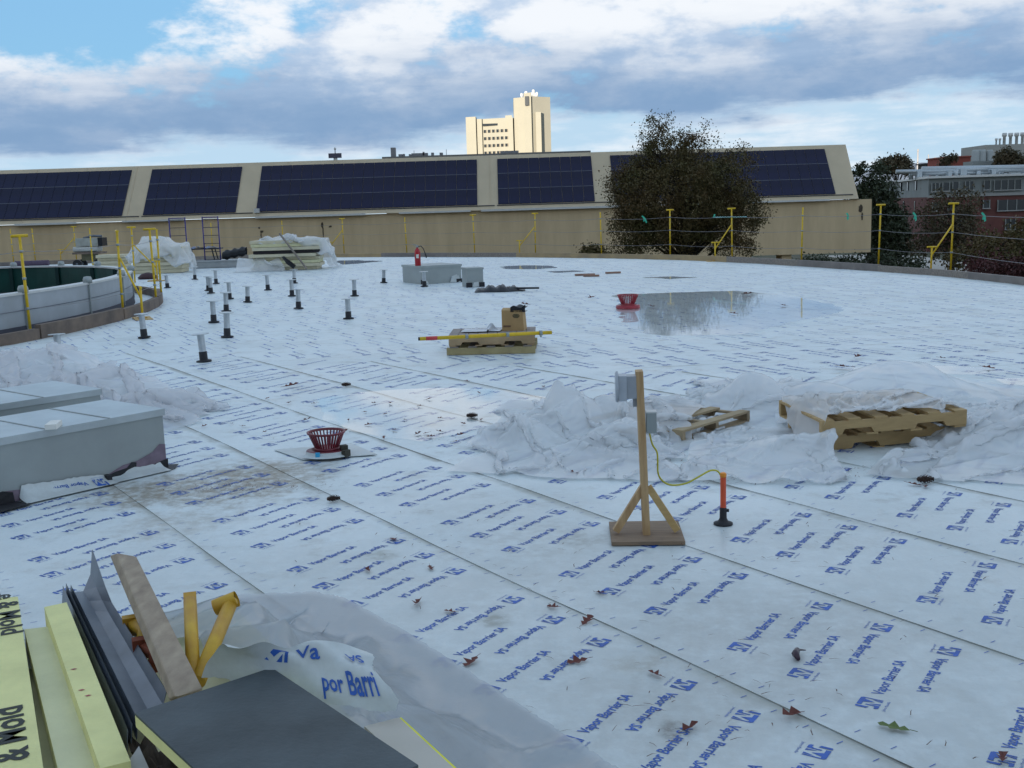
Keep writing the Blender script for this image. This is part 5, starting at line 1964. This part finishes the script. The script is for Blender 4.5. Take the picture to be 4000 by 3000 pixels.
one(MB().add([(q.x + .02, q.y - .42, .5), (q.x + .1, q.y - .46, .52), (q.x + .5, q.y - .5, .2), (q.x + .42, q.y - .5, .08), (q.x + .2, q.y - .5, .25)] + [(q.x + .02, q.y - .3, .5), (q.x + .1, q.y - .34, .52), (q.x + .5, q.y - .38, .2), (q.x + .42, q.y - .38, .08), (q.x + .2, q.y - .38, .25)],
             [(0, 1, 2, 3, 4), (9, 8, 7, 6, 5), (0, 5, 6, 1), (1, 6, 7, 2), (2, 7, 8, 3), (3, 8, 9, 4), (4, 9, 5, 0)]), 'black_scrap', 'jagged black membrane scrap hanging on the far cream stack', 'scrap', black_plastic)
q = P(610, 1070)
board_stack('insulation stack wrapped in white tarp behind the light well posts', (q.x, q.y + .7), .05, (1.7, 1.1), 7, .13, [cream_b], .06, 3)
hs = hmax(hbox((q.x, q.y + .7), (1.75, 1.15), .05, .96, .14), hbox((q.x - .15, q.y + .7), (.8, .8), .05, 1.22, .18))
sheet('white tarp wrapped over the insulation stack behind the light well posts', [(q.x - 1.35, q.y - .35), (q.x + 1.3, q.y - .35), (q.x + 1.3, q.y + 1.9), (q.x - 1.35, q.y + 1.9)], 46, 38, 1.4, hmax(zero, hs), 1.16, .25, 23, 80, name='tarp', folds=(20, .10, .10, .9), fine=(40, .03, .05, .4))
q = P(430, 1058)
board_stack('open stack of cream insulation boards left of the white tarped stack', (q.x, q.y + .5), 0, (1.1, .9), 5, .12, [cream_b], .08, 4)

# material cart and rolls far left
q = P(345, 1050)
ct = thing('material_cart', 'dark wheeled material cart loaded with pale rolls on the far left', 'cart', (q.x, q.y + .3, .01))
MB().box((0, 0, .62), (1.15, .7, .08)).build('deck', brown_wood, ct)
for sx in (-.42, .42):
    for sy in (-.3, .3):
        w = MB().path([(sx, sy - .06, .19), (sx, sy + .06, .19)], .18, 14).build('wheel', black_plastic, ct)
        MB().path([(sx, sy - .07, .19), (sx, sy + .07, .19)], .05, 8).build('hub', galv_dark, w)
MB().box((0, 0, .45), (.5, .5, .26)).build('engine_box', M('olive', (0.12, 0.11, 0.06), 0.7), ct)
for i in range(3):
    MB().path([(-.55, -.22 + .22 * i, .78), (.42, -.22 + .22 * i, .78)], .11, 10).build('roll', M('roll_pale', (0.50, 0.50, 0.46), 0.7), ct)
MB().box((.02, 0, 1.06), (.9, .6, .32)).build('crate', M('crate_pale', (0.40, 0.40, 0.36), 0.7, c2=(0.25, .25, .22), scale=3), ct)
MB().box((.56, 0, 1.06), (.18, .56, .34)).build('tank', black_plastic, ct)
MB().path([(-.2, 0, 1.22), (.2, .05, 1.30), (.55, 0, 1.28)], .05, 6).build('hose', galv_dark, ct)
for px, py, ln, lb_ in ((95, 1042, .75, 'wrapped pale-ended purple roll lying near the far wall'), (158, 1040, .75, 'bare dark purple roll lying near the far wall')):
    q = P(px, py)
    r_ = thing('membrane_roll', lb_, 'roll', (q.x, q.y, .012), .03)
    MB().path([(-ln / 2, 0, .13), (ln / 2, 0, .13)], .125, 14).build('roll_body', M('roll_purple', (0.09, 0.06, 0.10), 0.7), r_)
    MB().path([(-ln / 2 - .012, 0, .13), (-ln / 2 + .003, 0, .13)], .06, 10).build('core', black_plastic if px > 100 else foam_white, r_)
# blue frames
for px, py, ht, lb_, rz in ((705, 1040, 200, 'blue steel ladder frame behind the trestle table', .15), (834, 1044, 200, 'blue steel ladder frame standing before the black bundle', -.1)):
    q = P(px, py)
    fr = thing('scaffold_frame', lb_, 'scaffold frame', (q.x, q.y, .012), rz)
    hh_ = 1.93
    for sx in (-.31, .31):
        MB().path([(sx, 0, 0), (sx, 0, hh_)], .024, 8).build('upright', steel_blue, fr)
    for i in range(6):
        z = .28 + i * .31
        MB().path([(-.31, 0, z), (.31, 0, z)], .014, 6).build('rung', M('rung_dark', (0.05, 0.045, 0.06), 0.6), fr)
    MB().path([(-.31, 0, hh_ - .03), (.31, 0, hh_ - .03)], .02, 6).build('top_bar', steel_blue, fr)
q = P(790, 1046)
tb = thing('trestle_table', 'dark folding trestle table under a blue sheet between the ladder frames', 'table', (q.x - .1, q.y + .5, .012))
MB().box((0, 0, .70), (1.5, .65, .05)).build('table_top', M('table_dark', (0.03, 0.033, 0.045), 0.5), tb)
for sx in (-.6, .6):
    for sy in (-.26, .26):
        MB().bar((sx, sy, 0), (sx * .75, sy * .9, .68), .04, .04).build('leg', black_plastic, tb)
MB().box((0, 0, .25), (1.25, .5, .06)).build('shelf', M('shelf_grey', (0.22, 0.22, 0.22), 0.7), tb)
A = np.zeros((5, 14, 3))
for j in range(5):
    for i in range(14):
        A[j, i] = (-.7 + i * .1, -.36 + j * .15, .735 + .03 * math.sin(i * 1.1 + j) + .02 * math.sin(i * 2.3) + .02)
o = one(MB().add((A.reshape(-1, 3) + np.array(tb.location)).tolist(), [(j * 14 + i, j * 14 + i + 1, (j + 1) * 14 + i + 1, (j + 1) * 14 + i) for j in range(4) for i in range(13)], True), 'blue_sheet', 'crumpled dark blue sheet lying on the trestle table', 'sheet', M('blue_sheet', (0.05, 0.09, 0.20), 0.5, var=.3))
q = P(900, 1045)
one(MB().box((q.x - .35, q.y + .3, .13), (2.0, .9, .22)).box((q.x - .35, q.y + .3, .26), (2.06, .96, .03)), 'low_platform', 'low grey timber platform under the black bundle', 'platform', M('platform_grey', (0.33, 0.34, 0.34), 0.8, var=.15, scale=3))
A = np.zeros((8, 16, 3))
for j in range(8):
    for i in range(16):
        t_ = 2 * math.pi * j / 7
        r_ = .17 + .03 * math.sin(i * 1.3 + j * 2.1)
        A[j, i] = (q.x - .3 + i * .06, q.y + .2 + r_ * math.cos(t_), .455 + .01 * i + r_ * math.sin(t_))
one(MB().grid(A), 'black_bundle', 'rough black bundle lying on the low grey platform', 'bundle', black_plastic)
q = P(585, 1090)
one(MB().lathe([(.30, 0), (.33, .05), (.2, .16), (.05, .2)], 12, (q.x - .05, q.y, .012)), 'dark_bag', 'dark red-brown bag slumped at the foot of the white tarped stack', 'bag', M('bag_dark', (0.05, 0.02, 0.025), 0.7, bump=.4, bscale=10))


# ================================================================== foreground pile
def az_(x, y):                                # zoom coordinates of the lower left quarter back to photo pixels
    return (x / 1.8433, 2100 + y / 1.8433)


def bz_(x, y):
    return (1000 + x / 1.8433, 2100 + y / 1.8433)


ZP = .80
e1 = Vector((.52, -.854, 0))
e2 = Vector((.854, .52, 0))
pc0 = Vector((-.98, 2.16, 0))
rzp = math.atan2(e1.y, e1.x)
stk = thing('insulation_stack', 'plastic covered insulation stack under the foreground offcuts', 'insulation stack', (pc0.x, pc0.y, .012), rzp)
for i in range(9):
    MB().box((random.uniform(-.015, .015), random.uniform(-.015, .015), .04 + .08 * i), (1.5, 1.22, .076)).build('board', foam_pale, stk)
hpile = hbox((pc0.x, pc0.y), (1.52, 1.24), rzp, .735, .05)
OUTP = [(380, 2470), (640, 2392), (950, 2322), (1230, 2312), (1345, 2335), (1560, 2452), (1860, 2640), (2060, 2772), (2250, 2900), (2430, 3020), (2700, 3230)]
outer = [P(x, y, .024) for x, y in OUTP]
cfl, cfr, cnr = pc0 - e1 * .76 - e2 * .62, pc0 - e1 * .76 + e2 * .62, pc0 + e1 * .80 + e2 * .62
NT, NS_, NI = 150, 34, 10
A = np.zeros((NS_ + NI, NT, 3))
gr = np.random.default_rng(77)
fr_ = [(gr.uniform(3, 30), gr.uniform(0, 6.28), gr.uniform(.3, 1)) for _ in range(9)]
for i in range(NT):
    t = i / (NT - 1)
    x = t * (len(outer) - 1)
    k_ = min(int(x), len(outer) - 2)
    o_ = outer[k_].lerp(outer[k_ + 1], x - k_)
    o_ = o_ + Vector((gr.normal(0, .004), gr.normal(0, .004), 0))
    n_ = cfl.lerp(cfr, t / .42) if t < .42 else cfr.lerp(cnr, (t - .42) / .58)
    inn = n_.lerp(pc0, .32)
    for j in range(NI):
        f = j / NI
        p = inn.lerp(n_, f)
        A[j, i] = (p.x, p.y, .748 + .004 * math.sin(9 * t + 5 * f))
    fold = sum(a_ * math.sin(w_ * t * 3 + p_) for w_, p_, a_ in fr_) / 4
    for j in range(NS_):
        f = j / (NS_ - 1)
        p = n_.lerp(o_, f)
        z = .75 * (1 - f) ** 1.9 + .014 * f
        z += .15 * fold * math.sin(math.pi * min(1, f * 1.05)) * (1 - f * .45)
        A[NI + j, i] = (p.x, p.y, max(z, .026))
A = crease(A, 3.6, 1.5, 34, .045, .05, .7, 5, zero, 1.2)
A = crease(A, 3.6, 1.5, 90, .008, .018, .35, 6, zero)
one(MB().grid(A), 'plastic_sheet', 'grey translucent plastic sheet draped off the foreground pile', 'plastic sheet', film_clear)


def slab(name, label, cat, pts, z, th, mat, group=None):
    w = [P(x, y, z if not isinstance(z, (list, tuple)) else z[i]) for i, (x, y) in enumerate(pts)]
    return one(MB().prism(w[::-1] if False else w, th), name, label, cat, mat, group)


# yellow foam boards
F1 = [(-260, 2400), (-60, 2340), az_(128, 425), az_(312, 1659), az_(330, 1800), (-300, 3080)]
f1 = slab('foam_board', 'yellow foam board printed with black lettering at the pile edge', 'foam board', [F1[5], F1[4], F1[3], F1[2], F1[1], F1[0]], .815, .05, foam)


def letter(body, A, B, z, flip, parent, hscale=1.0, size=1.0):
    v, f = text2d(body, None, 1.0, .022)
    a, b = P(*A, z), P(*B, z)
    d = (b - a)
    s = d.length / v[:, 0].max()
    d.normalize()
    n_ = Vector((-d.y, d.x, 0)) * (1 if not flip else -1)
    pts = [a + d * (x * s) + n_ * (y * s * hscale) for x, y in v]
    return MB().add(pts, f).build('lettering', black_ink, parent, tuple(parent.location), kind='stuff')


letter('& Mold', (112, 2960), (84, 2752), .8165, False, f1, 1.0)
letter('e & Mold', (-12, 2326), (6, 2482), .8165, False, f1, .8)
f2 = slab('foam_board', 'dull pale yellow foam board wedged between brighter boards', 'foam board', [az_(430, 1720), az_(720, 1720), az_(352, 640), az_(175, 660)], .79, .05, foam_pale)
f3 = slab('foam_board', 'bright yellow foam board with cut near end and red specks', 'foam board', [az_(722, 1662), az_(940, 1608), az_(480, 465), az_(318, 500)], .83, .055, foam)
for x, y in ((530, 945), (585, 1095), (632, 1135)):
    q = P(*az_(x, y), .832)
    MB().add([(q.x - .008, q.y, .8312), (q.x, q.y - .003, .8312), (q.x + .008, q.y + .003, .8312), (q.x, q.y + .005, .8312)], [(0, 1, 2, 3)]).build('red_speck', red_bright, f3, tuple(f3.location))

# bent metal flashing
prof = [(-.02, .0), (.03, .055), (.07, .015), (.13, .06), (.19, .012), (.26, .05), (.34, .02), (.62, .014), (.88, .03), (1.0, .055)]
n_ = 14
A = np.zeros((n_, len(prof), 3))
for j in range(n_):
    f = j / (n_ - 1)
    Lf, Rt = P(*az_(450 + 470 * f, 410 + 1060 * f), .79), P(*az_(690 + 520 * f, 330 + 850 * f), .79)
    for i, (w, h) in enumerate(prof):
        p = Lf.lerp(Rt, w)
        fl_ = max(0, 1 - f * 5)
        A[j, i] = (p.x, p.y, .765 + h * .9 + fl_ * (.03 if i > 7 else .0) + (.05 * fl_ if i == len(prof) - 1 else 0))
o = one(MB().grid(A, False), 'metal_flashing', 'long bent dark grey metal flashing with folded edges on the pile', 'flashing', galv_dark)
md = o.modifiers.new('th', 'SOLIDIFY')
md.thickness = .002
# rough timber
tl, tr_ = [az_(838, 112), az_(1268, 1148)], [az_(985, 135), az_(1462, 1082)]
bl_ = [az_(788, 128), az_(1214, 1166)]
a0, a1 = P(*tl[0], .90), P(*tl[1], .88)
b0, b1 = P(*tr_[0], .885), P(*tr_[1], .865)
c0_, c1_ = P(*bl_[0], .875), P(*bl_[1], .855)
d0, d1 = b0 - Vector((.02, .01, .055)), b1 - Vector((.02, .01, .055))
mb = MB().hexa([c0_, d0, d1, c1_], [a0, b0, b1, a1])
tim = one(mb, 'rough_timber', 'rough grey-brown length of timber lying across the pile', 'timber', M('rough_timber', (0.44, 0.35, 0.25), 0.85, c2=(0.25, 0.19, 0.14), scale=5, stretch=(5, 1.2, 5), bump=.12, bscale=60))
md = tim.modifiers.new('bev', 'BEVEL')
md.width = .004
md.segments = 2
# yellow pipe offcuts
p0, p1 = P(*az_(1366, 400), .90), P(*az_(1392, 1010), .80)
pp1 = thing('yellow_tube', 'straight yellow painted steel tube with flattened end on the pile', 'tube', (p1.x, p1.y, .77))
O1 = tuple(pp1.location)
MB().path([p0.lerp(p1, .1), p1], .0165, 12).build('tube', yellow_old, pp1, O1)
MB().bar(p0, p0.lerp(p1, .12), .032, .008).build('flat_end', yellow_old, pp1, O1)
p0, p1 = P(*az_(1665, 465), .87), P(*az_(1425, 1040), .80)
pp2 = thing('yellow_tee_tube', 'yellow painted steel tube with short open crosspiece on the pile', 'tube', (p1.x, p1.y, .77))
O2 = tuple(pp2.location)
MB().path([p0, p1], .018, 12).build('tube', yellow_old, pp2, O2)
x0, x1 = P(*az_(1545, 505), .86), P(*az_(1705, 440), .88)
cr_ = MB().path([x0, x1], .021, 14, cap=False).build('crosspiece', yellow_old, pp2, O2)
MB().path([x0.lerp(x1, .02), x0.lerp(x1, .9)], .0185, 14).build('bore', M('rust', (0.10, 0.04, 0.015), 0.9), cr_, O2)
for (x, y, r_, m_, lb_) in ((985, 690, .022, yellow_old, 'yellow painted bracket half hidden between flashing and timber'), (1060, 850, .018, M('rust_red', (0.22, 0.05, 0.02), 0.8), 'rusty red bracket wedged under the timber')):
    a = P(*az_(x - 30, y - 60), .80)
    b = P(*az_(x + 50, y + 90), .78)
    one(MB().path([a, a.lerp(b, .5) + Vector((.02, 0, .01)), b], r_, 8).box((a.x, a.y, a.z), (.05, .03, .05), .4), 'steel_bracket', lb_, 'bracket', m_)

# slate faced board
A_, B_, C_ = P(*az_(970, 1262), .90), P(*az_(1955, 935), .90), P(1634, 2988, .90)
D_ = A_ + (C_ - B_)
sbd = thing('faced_board', 'dark slate faced insulation board with pale yellow edge on the pile', 'board', ((A_.x + C_.x) / 2, (A_.y + C_.y) / 2, .86))
SB = tuple(sbd.location)
up_ = Vector((0, 0, .004))
MB().prism([A_, D_, C_, B_], .005).build('facer', slate, sbd, SB)
MB().prism([q - Vector((0, 0, .006)) for q in (A_, D_, C_, B_)], .024).build('foam_core', foam, sbd, SB)
# white faced board sliver
pts = [bz_(1150, 1700), bz_(1470, 1700), bz_(1030, 1295), bz_(780, 1358)]
wb = slab('white_board', 'off-white board with thin bright yellow edge beside the slate board', 'board', pts, .80, .022, M('board_white', (0.52, 0.48, 0.42), 0.8, var=.05))
a, b = P(*pts[1], .80), P(*pts[2], .80)
MB().bar(a + Vector((0, 0, -.008)), b + Vector((0, 0, -.008)), .010, .014).build('yellow_edge', M('yellow_edge', (0.75, 0.72, 0.03), 0.6), wb, tuple(wb.location))
# brown debris and block below the slate board
A = np.zeros((10, 14, 3))
for j in range(10):
    for i in range(14):
        p = P(*az_(880 + 40 * i + 25 * j, 1370 + 32 * j), .80)
        A[j, i] = (p.x, p.y, .765 + .018 * math.sin(i * 1.7 + j) + .015 * math.sin(j * 2.3 + i * .6))
one(MB().grid(A), 'burlap_rag', 'crumpled dark brown rag stuffed under the slate board', 'rag', M('rag', (0.06, 0.042, 0.03), 0.95, var=.5, scale=14, bump=.6, bscale=30))
pts = [az_(905, 1640), az_(1000, 1500), az_(1090, 1700), az_(960, 1800)]
slab('concrete_block', 'pale grey masonry offcut below the cut foam board', 'block', [pts[3], pts[2], pts[1], pts[0]], .81, .06, M('block_grey', (0.42, 0.41, 0.40), 0.9))

# white membrane scrap with large print, draped over the pile
TLs, TRs, BRs = P(*az_(1640, 800), .96), P(*bz_(780, 790), .92), P(*bz_(1015, 1265), .83)
LL = P(*az_(1450, 1010), .87)


def scrap(u, v):
    """u along the print, v up across it"""
    a = LL.lerp(BRs, u)
    b = TLs.lerp(TRs, u)
    p = a.lerp(b, v)
    h = .03 * math.sin(math.pi * v) * (1 - .4 * u) + .012 * math.sin(7 * u + 3 * v) + .010 * math.sin(11 * u - 6 * v) * v + .006 * math.sin(19 * u + 9 * v)
    h += .02 * math.exp(-((u - .28) ** 2) / .02) * v
    return Vector((p.x, p.y, p.z + h * .6))


nu, nv = 44, 26
A = np.zeros((nv, nu, 3))
g = random.Random(9)
for j in range(nv):
    for i in range(nu):
        u, v = i / (nu - 1), j / (nv - 1)
        uu = u
        if i == nu - 1:
            uu = u + .03 * math.sin(v * 9) + g.uniform(-.006, .006)
        vv = v
        if j == 0:
            vv = v + g.uniform(-.01, .01)
        A[j, i] = scrap(uu, vv * (1 + .10 * math.sin(3.1 * u)))
ms_ = MB().grid(A)
sc = one(ms_, 'membrane_scrap', 'crumpled white membrane scrap with large blue lettering on the pile', 'membrane scrap', membrane)
SCO = tuple(sc.location)


def on_scrap(V, u0, v0, du, dv, inv=False):
    o_ = []
    for x, y in V:
        q = scrap(u0 + x * du, v0 + y * dv)
        o_.append((q.x, q.y, q.z + .0045))
    return o_


W_ = (TRs - TLs).length
Hh = (TLs - LL).length


def inside(x, y, poly):
    c_ = False
    for i in range(len(poly)):
        (xa, ya), (xb, yb) = poly[i], poly[i - 1]
        if (ya > y) != (yb > y) and x < (xb - xa) * (y - ya) / (yb - ya) + xa:
            c_ = not c_
    return c_


lg, lf = [], []
NXL, NYL = 66, 56                             # the logo cut fine enough to follow the folds
for i in range(NXL):
    for j in range(NYL):
        x0_, x1_, y0_, y1_ = 1.1 * i / NXL, 1.1 * (i + 1) / NXL, j / NYL, (j + 1) / NYL
        if any(inside((x0_ + x1_) / 2, (y0_ + y1_) / 2, poly) for poly in LOGO):
            lf.append(tuple(range(len(lg), len(lg) + 4)))
            lg += [(x0_, y0_), (x1_, y0_), (x1_, y1_), (x0_, y1_)]
sx, sy = .25, .36
MB().add(on_scrap(lg, .17, .50, sx, sy), lf).build('print', ink, sc, SCO, kind='stuff')
v_, f_ = text2d('Va', None, 1.0, .02)
MB().add(on_scrap(v_, .49, .66, .15, .34), f_).build('print', ink, sc, SCO, kind='stuff')
v_, f_ = text2d('por Barri', None, 1.0, .02)
MB().add(on_scrap(v_, .64, .14, .082, .42), f_).build('print', ink, sc, SCO, kind='stuff')
v_, f_ = text2d('SA', None, 1.0, .02)
MB().add(on_scrap(v_, .93, .80, -.095, -.28), f_).build('print', ink, sc, SCO, kind='stuff')


# ================================================================== leaves, cones and litter
def leaf_mesh(name, lobes, mat, seed, curl=.02):
    g_ = random.Random(seed)
    pts = []
    n_ = lobes * 2 + 1
    for s_ in (1, -1):
        row = []
        for i in range(n_):
            f = i / (n_ - 1)
            w = math.sin(math.pi * (f * .9 + .05)) * (.36 if i % 2 else .11) * g_.uniform(.8, 1.2)
            row.append((f - .5 + (.05 if i % 2 else 0), s_ * w))
        pts.append(row)
    V, Fc = [], []
    mid = [(i / (n_ - 1) - .5, 0) for i in range(n_)]
    for row in (pts[0], mid, pts[1]):
        for x, y in row:
            V.append((x, y, .06 + curl * 6 * (y * y) * 4 + .10 * x * x * 4 * curl * 8))
    for k in (0, 1):
        for i in range(n_ - 1):
            Fc.append((k * n_ + i, k * n_ + i + 1, (k + 1) * n_ + i + 1, (k + 1) * n_ + i))
    mb = MB().add(V, Fc)
    mb.path([(-.5, 0, .1), (-.75, .05, .12)], .012, 4)
    me = bpy.data.meshes.new(name)
    me.from_pydata(mb.v, [], mb.f)
    me.materials.append(mat)
    return me


LM = [leaf_mesh('oak_leaf', 3, dry_leaf, 1, .05), leaf_mesh('oak_leaf', 2, dry_leaf, 2, .09), leaf_mesh('oak_leaf', 3, dry_leaf, 3, .03)]
GLM = leaf_mesh('green_leaf', 3, green_leaf, 4, .02)
g = random.Random(21)


def put_leaf(px, py, size, me, label, grp=None, name='oak_leaf', z=.016):
    q = P(px, py, z)
    o = bpy.data.objects.new(name, me)
    col.objects.link(o)
    o.location = q
    o.rotation_euler = (g.uniform(-.25, .25), g.uniform(-.2, .2), g.uniform(0, 6.28))
    o.scale = (size, size * g.uniform(.7, 1.0), size)
    tag(o, label, 'leaf', grp)
    return o


LL_ = 'curled dry brown oak leaf lying on the white membrane'
for u, v in ((850, 1166), (930, 1228), (903, 1304), (972, 1322), (1195, 1312), (1268, 1342), (1298, 1282), (1018, 1432), (1247, 1430), (1415, 1458), (1492, 1573), (1707, 1546), (2165, 1640), (795, 1233), (2000, 1052), (1975, 1048), (1240, 905 + 120)):
    put_leaf(u * 1.8083, v * 1.8083, g.uniform(.06, .095), g.choice(LM), LL_, 'dry oak leaves on the membrane')
put_leaf(1930 * 1.8083, 1574 * 1.8083, .11, GLM, 'green and yellow lobed leaf lying on the printed membrane', None, 'green_leaf')
LP_ = 'small dark sodden leaf lying in or beside the near puddle'
for px, py in ((1362, 1642), (1425, 1610), (1440, 1660), (1505, 1618), (1525, 1576), (1580, 1640), (1640, 1587), (1675, 1560), (1500, 1710), (1635, 1695), (1666, 1693), (1718, 1687), (1683, 1706), (1540, 1680), (1228, 1577), (1128, 1575), (1045, 1557), (1200, 1640), (1350, 1686), (1880, 1640),
               (1720, 1635), (1800, 1700), (1460, 1575), (1810, 1655), (2122, 1512), (1870, 1535), (1825, 1490), (1780, 1725), (1036, 1688), (905, 1655), (950, 1665), (800, 1665)):
    put_leaf(px, py, g.uniform(.05, .085), g.choice(LM), LP_, 'sodden leaves around the near puddle', z=.026)
LF_ = 'tiny dark leaf far out on the white roof'
for px, py in ((3060, 1194), (2920, 1150), (2545, 1198), (3350, 1395), (3290, 1435), (3860, 1438), (3680, 1400), (2310, 1163), (2865, 1226), (1140, 1508), (2050, 1190)):
    put_leaf(px, py, g.uniform(.12, .2), g.choice(LM), LF_, 'tiny leaves far out on the roof', z=.03)


def pine_cone(px, py, s, label, rz):
    q = P(px, py, .012)
    t = thing('pine_cone', label, 'pine cone', q, rz)
    mb = MB()
    n_ = 9
    for i in range(n_):
        f = (i + .5) / n_
        r = s * .30 * math.sin(math.pi * (f * .85 + .1)) ** .7
        for k in range(9):
            a = 2 * math.pi * (k + .5 * (i % 2)) / 9
            d = Vector((0, math.cos(a), math.sin(a)))
            c = Vector((s * (f - .5), 0, s * .30)) + d * r * .6
            tip = c + d * r * .42 + Vector((s * .07, 0, 0))
            w = Vector((0, -math.sin(a), math.cos(a))) * s * .055
            mb.add([c - w, c + w, tip + w * .8, tip - w * .8, tip + Vector((s * .03, 0, 0))], [(0, 1, 2, 3), (3, 2, 4)])
    mb.build('scales', cone_mat, t)
    MB().path([(-s * .48, 0, s * .30), (0, 0, s * .30), (s * .46, 0, s * .30)], [s * .08, s * .2, s * .05], 8).build('core', cone_mat, t)


pine_cone(1302, 1962, .085, 'open pine cone resting on the dark membrane seam', .3)
pine_cone(1843, 1635, .10, 'smooth pine cone lying beside the near puddle', .1)
pine_cone(3612, 1890, .105, 'spiky pine cone lying against the edge of the right plastic sheet', -.1)
pine_cone(1352, 1512, .10, 'pine cone lying on the seam behind the red drain', .2)
q = P(3116, 2565, .012)
one(MB().path([(q.x - .01, q.y - .05, .022), (q.x - .012, q.y - .01, .03), (q.x + .005, q.y + .025, .03), (q.x + .02, q.y + .04, .024), (q.x + .045, q.y + .045, .02)], [.008, .016, .012, .004, .002], 8), 'seed_pod', 'shiny dark seed pod with stalk on the printed membrane', 'seed pod', M('pod', (0.03, 0.008, 0.02), 0.3))

# needles and leaf crumbs, too many to count
mb = MB()
for px, py, n_, sx_, sy_ in ((2260, 1815, 150, .35, .05), (2420, 1800, 120, .3, .06), (2590, 1830, 90, .35, .10), (2760, 1830, 120, .2, .12), (2960, 1890, 70, .3, .05), (3400, 1840, 60, .25, .04), (940, 1915, 220, .28, .12), (1880, 1720, 90, .25, .06), (3560, 1860, 60, .25, .05),
                             (3300, 1440, 60, .6, .3), (3060, 2080, 25, .3, .2), (2300, 2300, 30, .5, .3), (2700, 2750, 30, .5, .3), (3500, 2500, 24, .7, .4), (2560, 2850, 30, .3, .2), (1720, 2130, 26, .5, .4), (1200, 1650, 40, .6, .5), (1500, 2000, 20, .6, .5), (3600, 2150, 20, .8, .4), (2900, 2180, 18, .5, .4)):
    c = P(px, py, .0)
    for _ in range(n_):
        x, y = c.x + random.gauss(0, sx_), c.y + random.gauss(0, sy_)
        a = random.gauss(.2, .9)
        l_ = random.uniform(.02, .06)
        d = Vector((math.cos(a), math.sin(a), 0)) * l_
        w = Vector((-math.sin(a), math.cos(a), 0)) * random.uniform(.0008, .0022)
        z = .019 + random.uniform(0, .004)
        p = Vector((x, y, z))
        m_ = p + d * .5 + Vector((0, 0, .003)) + w * random.uniform(-2, 2)
        mb.add([p - w, p + w, m_ + w, m_ - w, p + d], [(0, 1, 2, 3), (3, 2, 4)])
o = mb.build('leaf_litter', M('litter', (0.14, 0.055, 0.03), 0.8, c2=(0.07, 0.04, 0.025), scale=20))
o['kind'] = 'stuff'
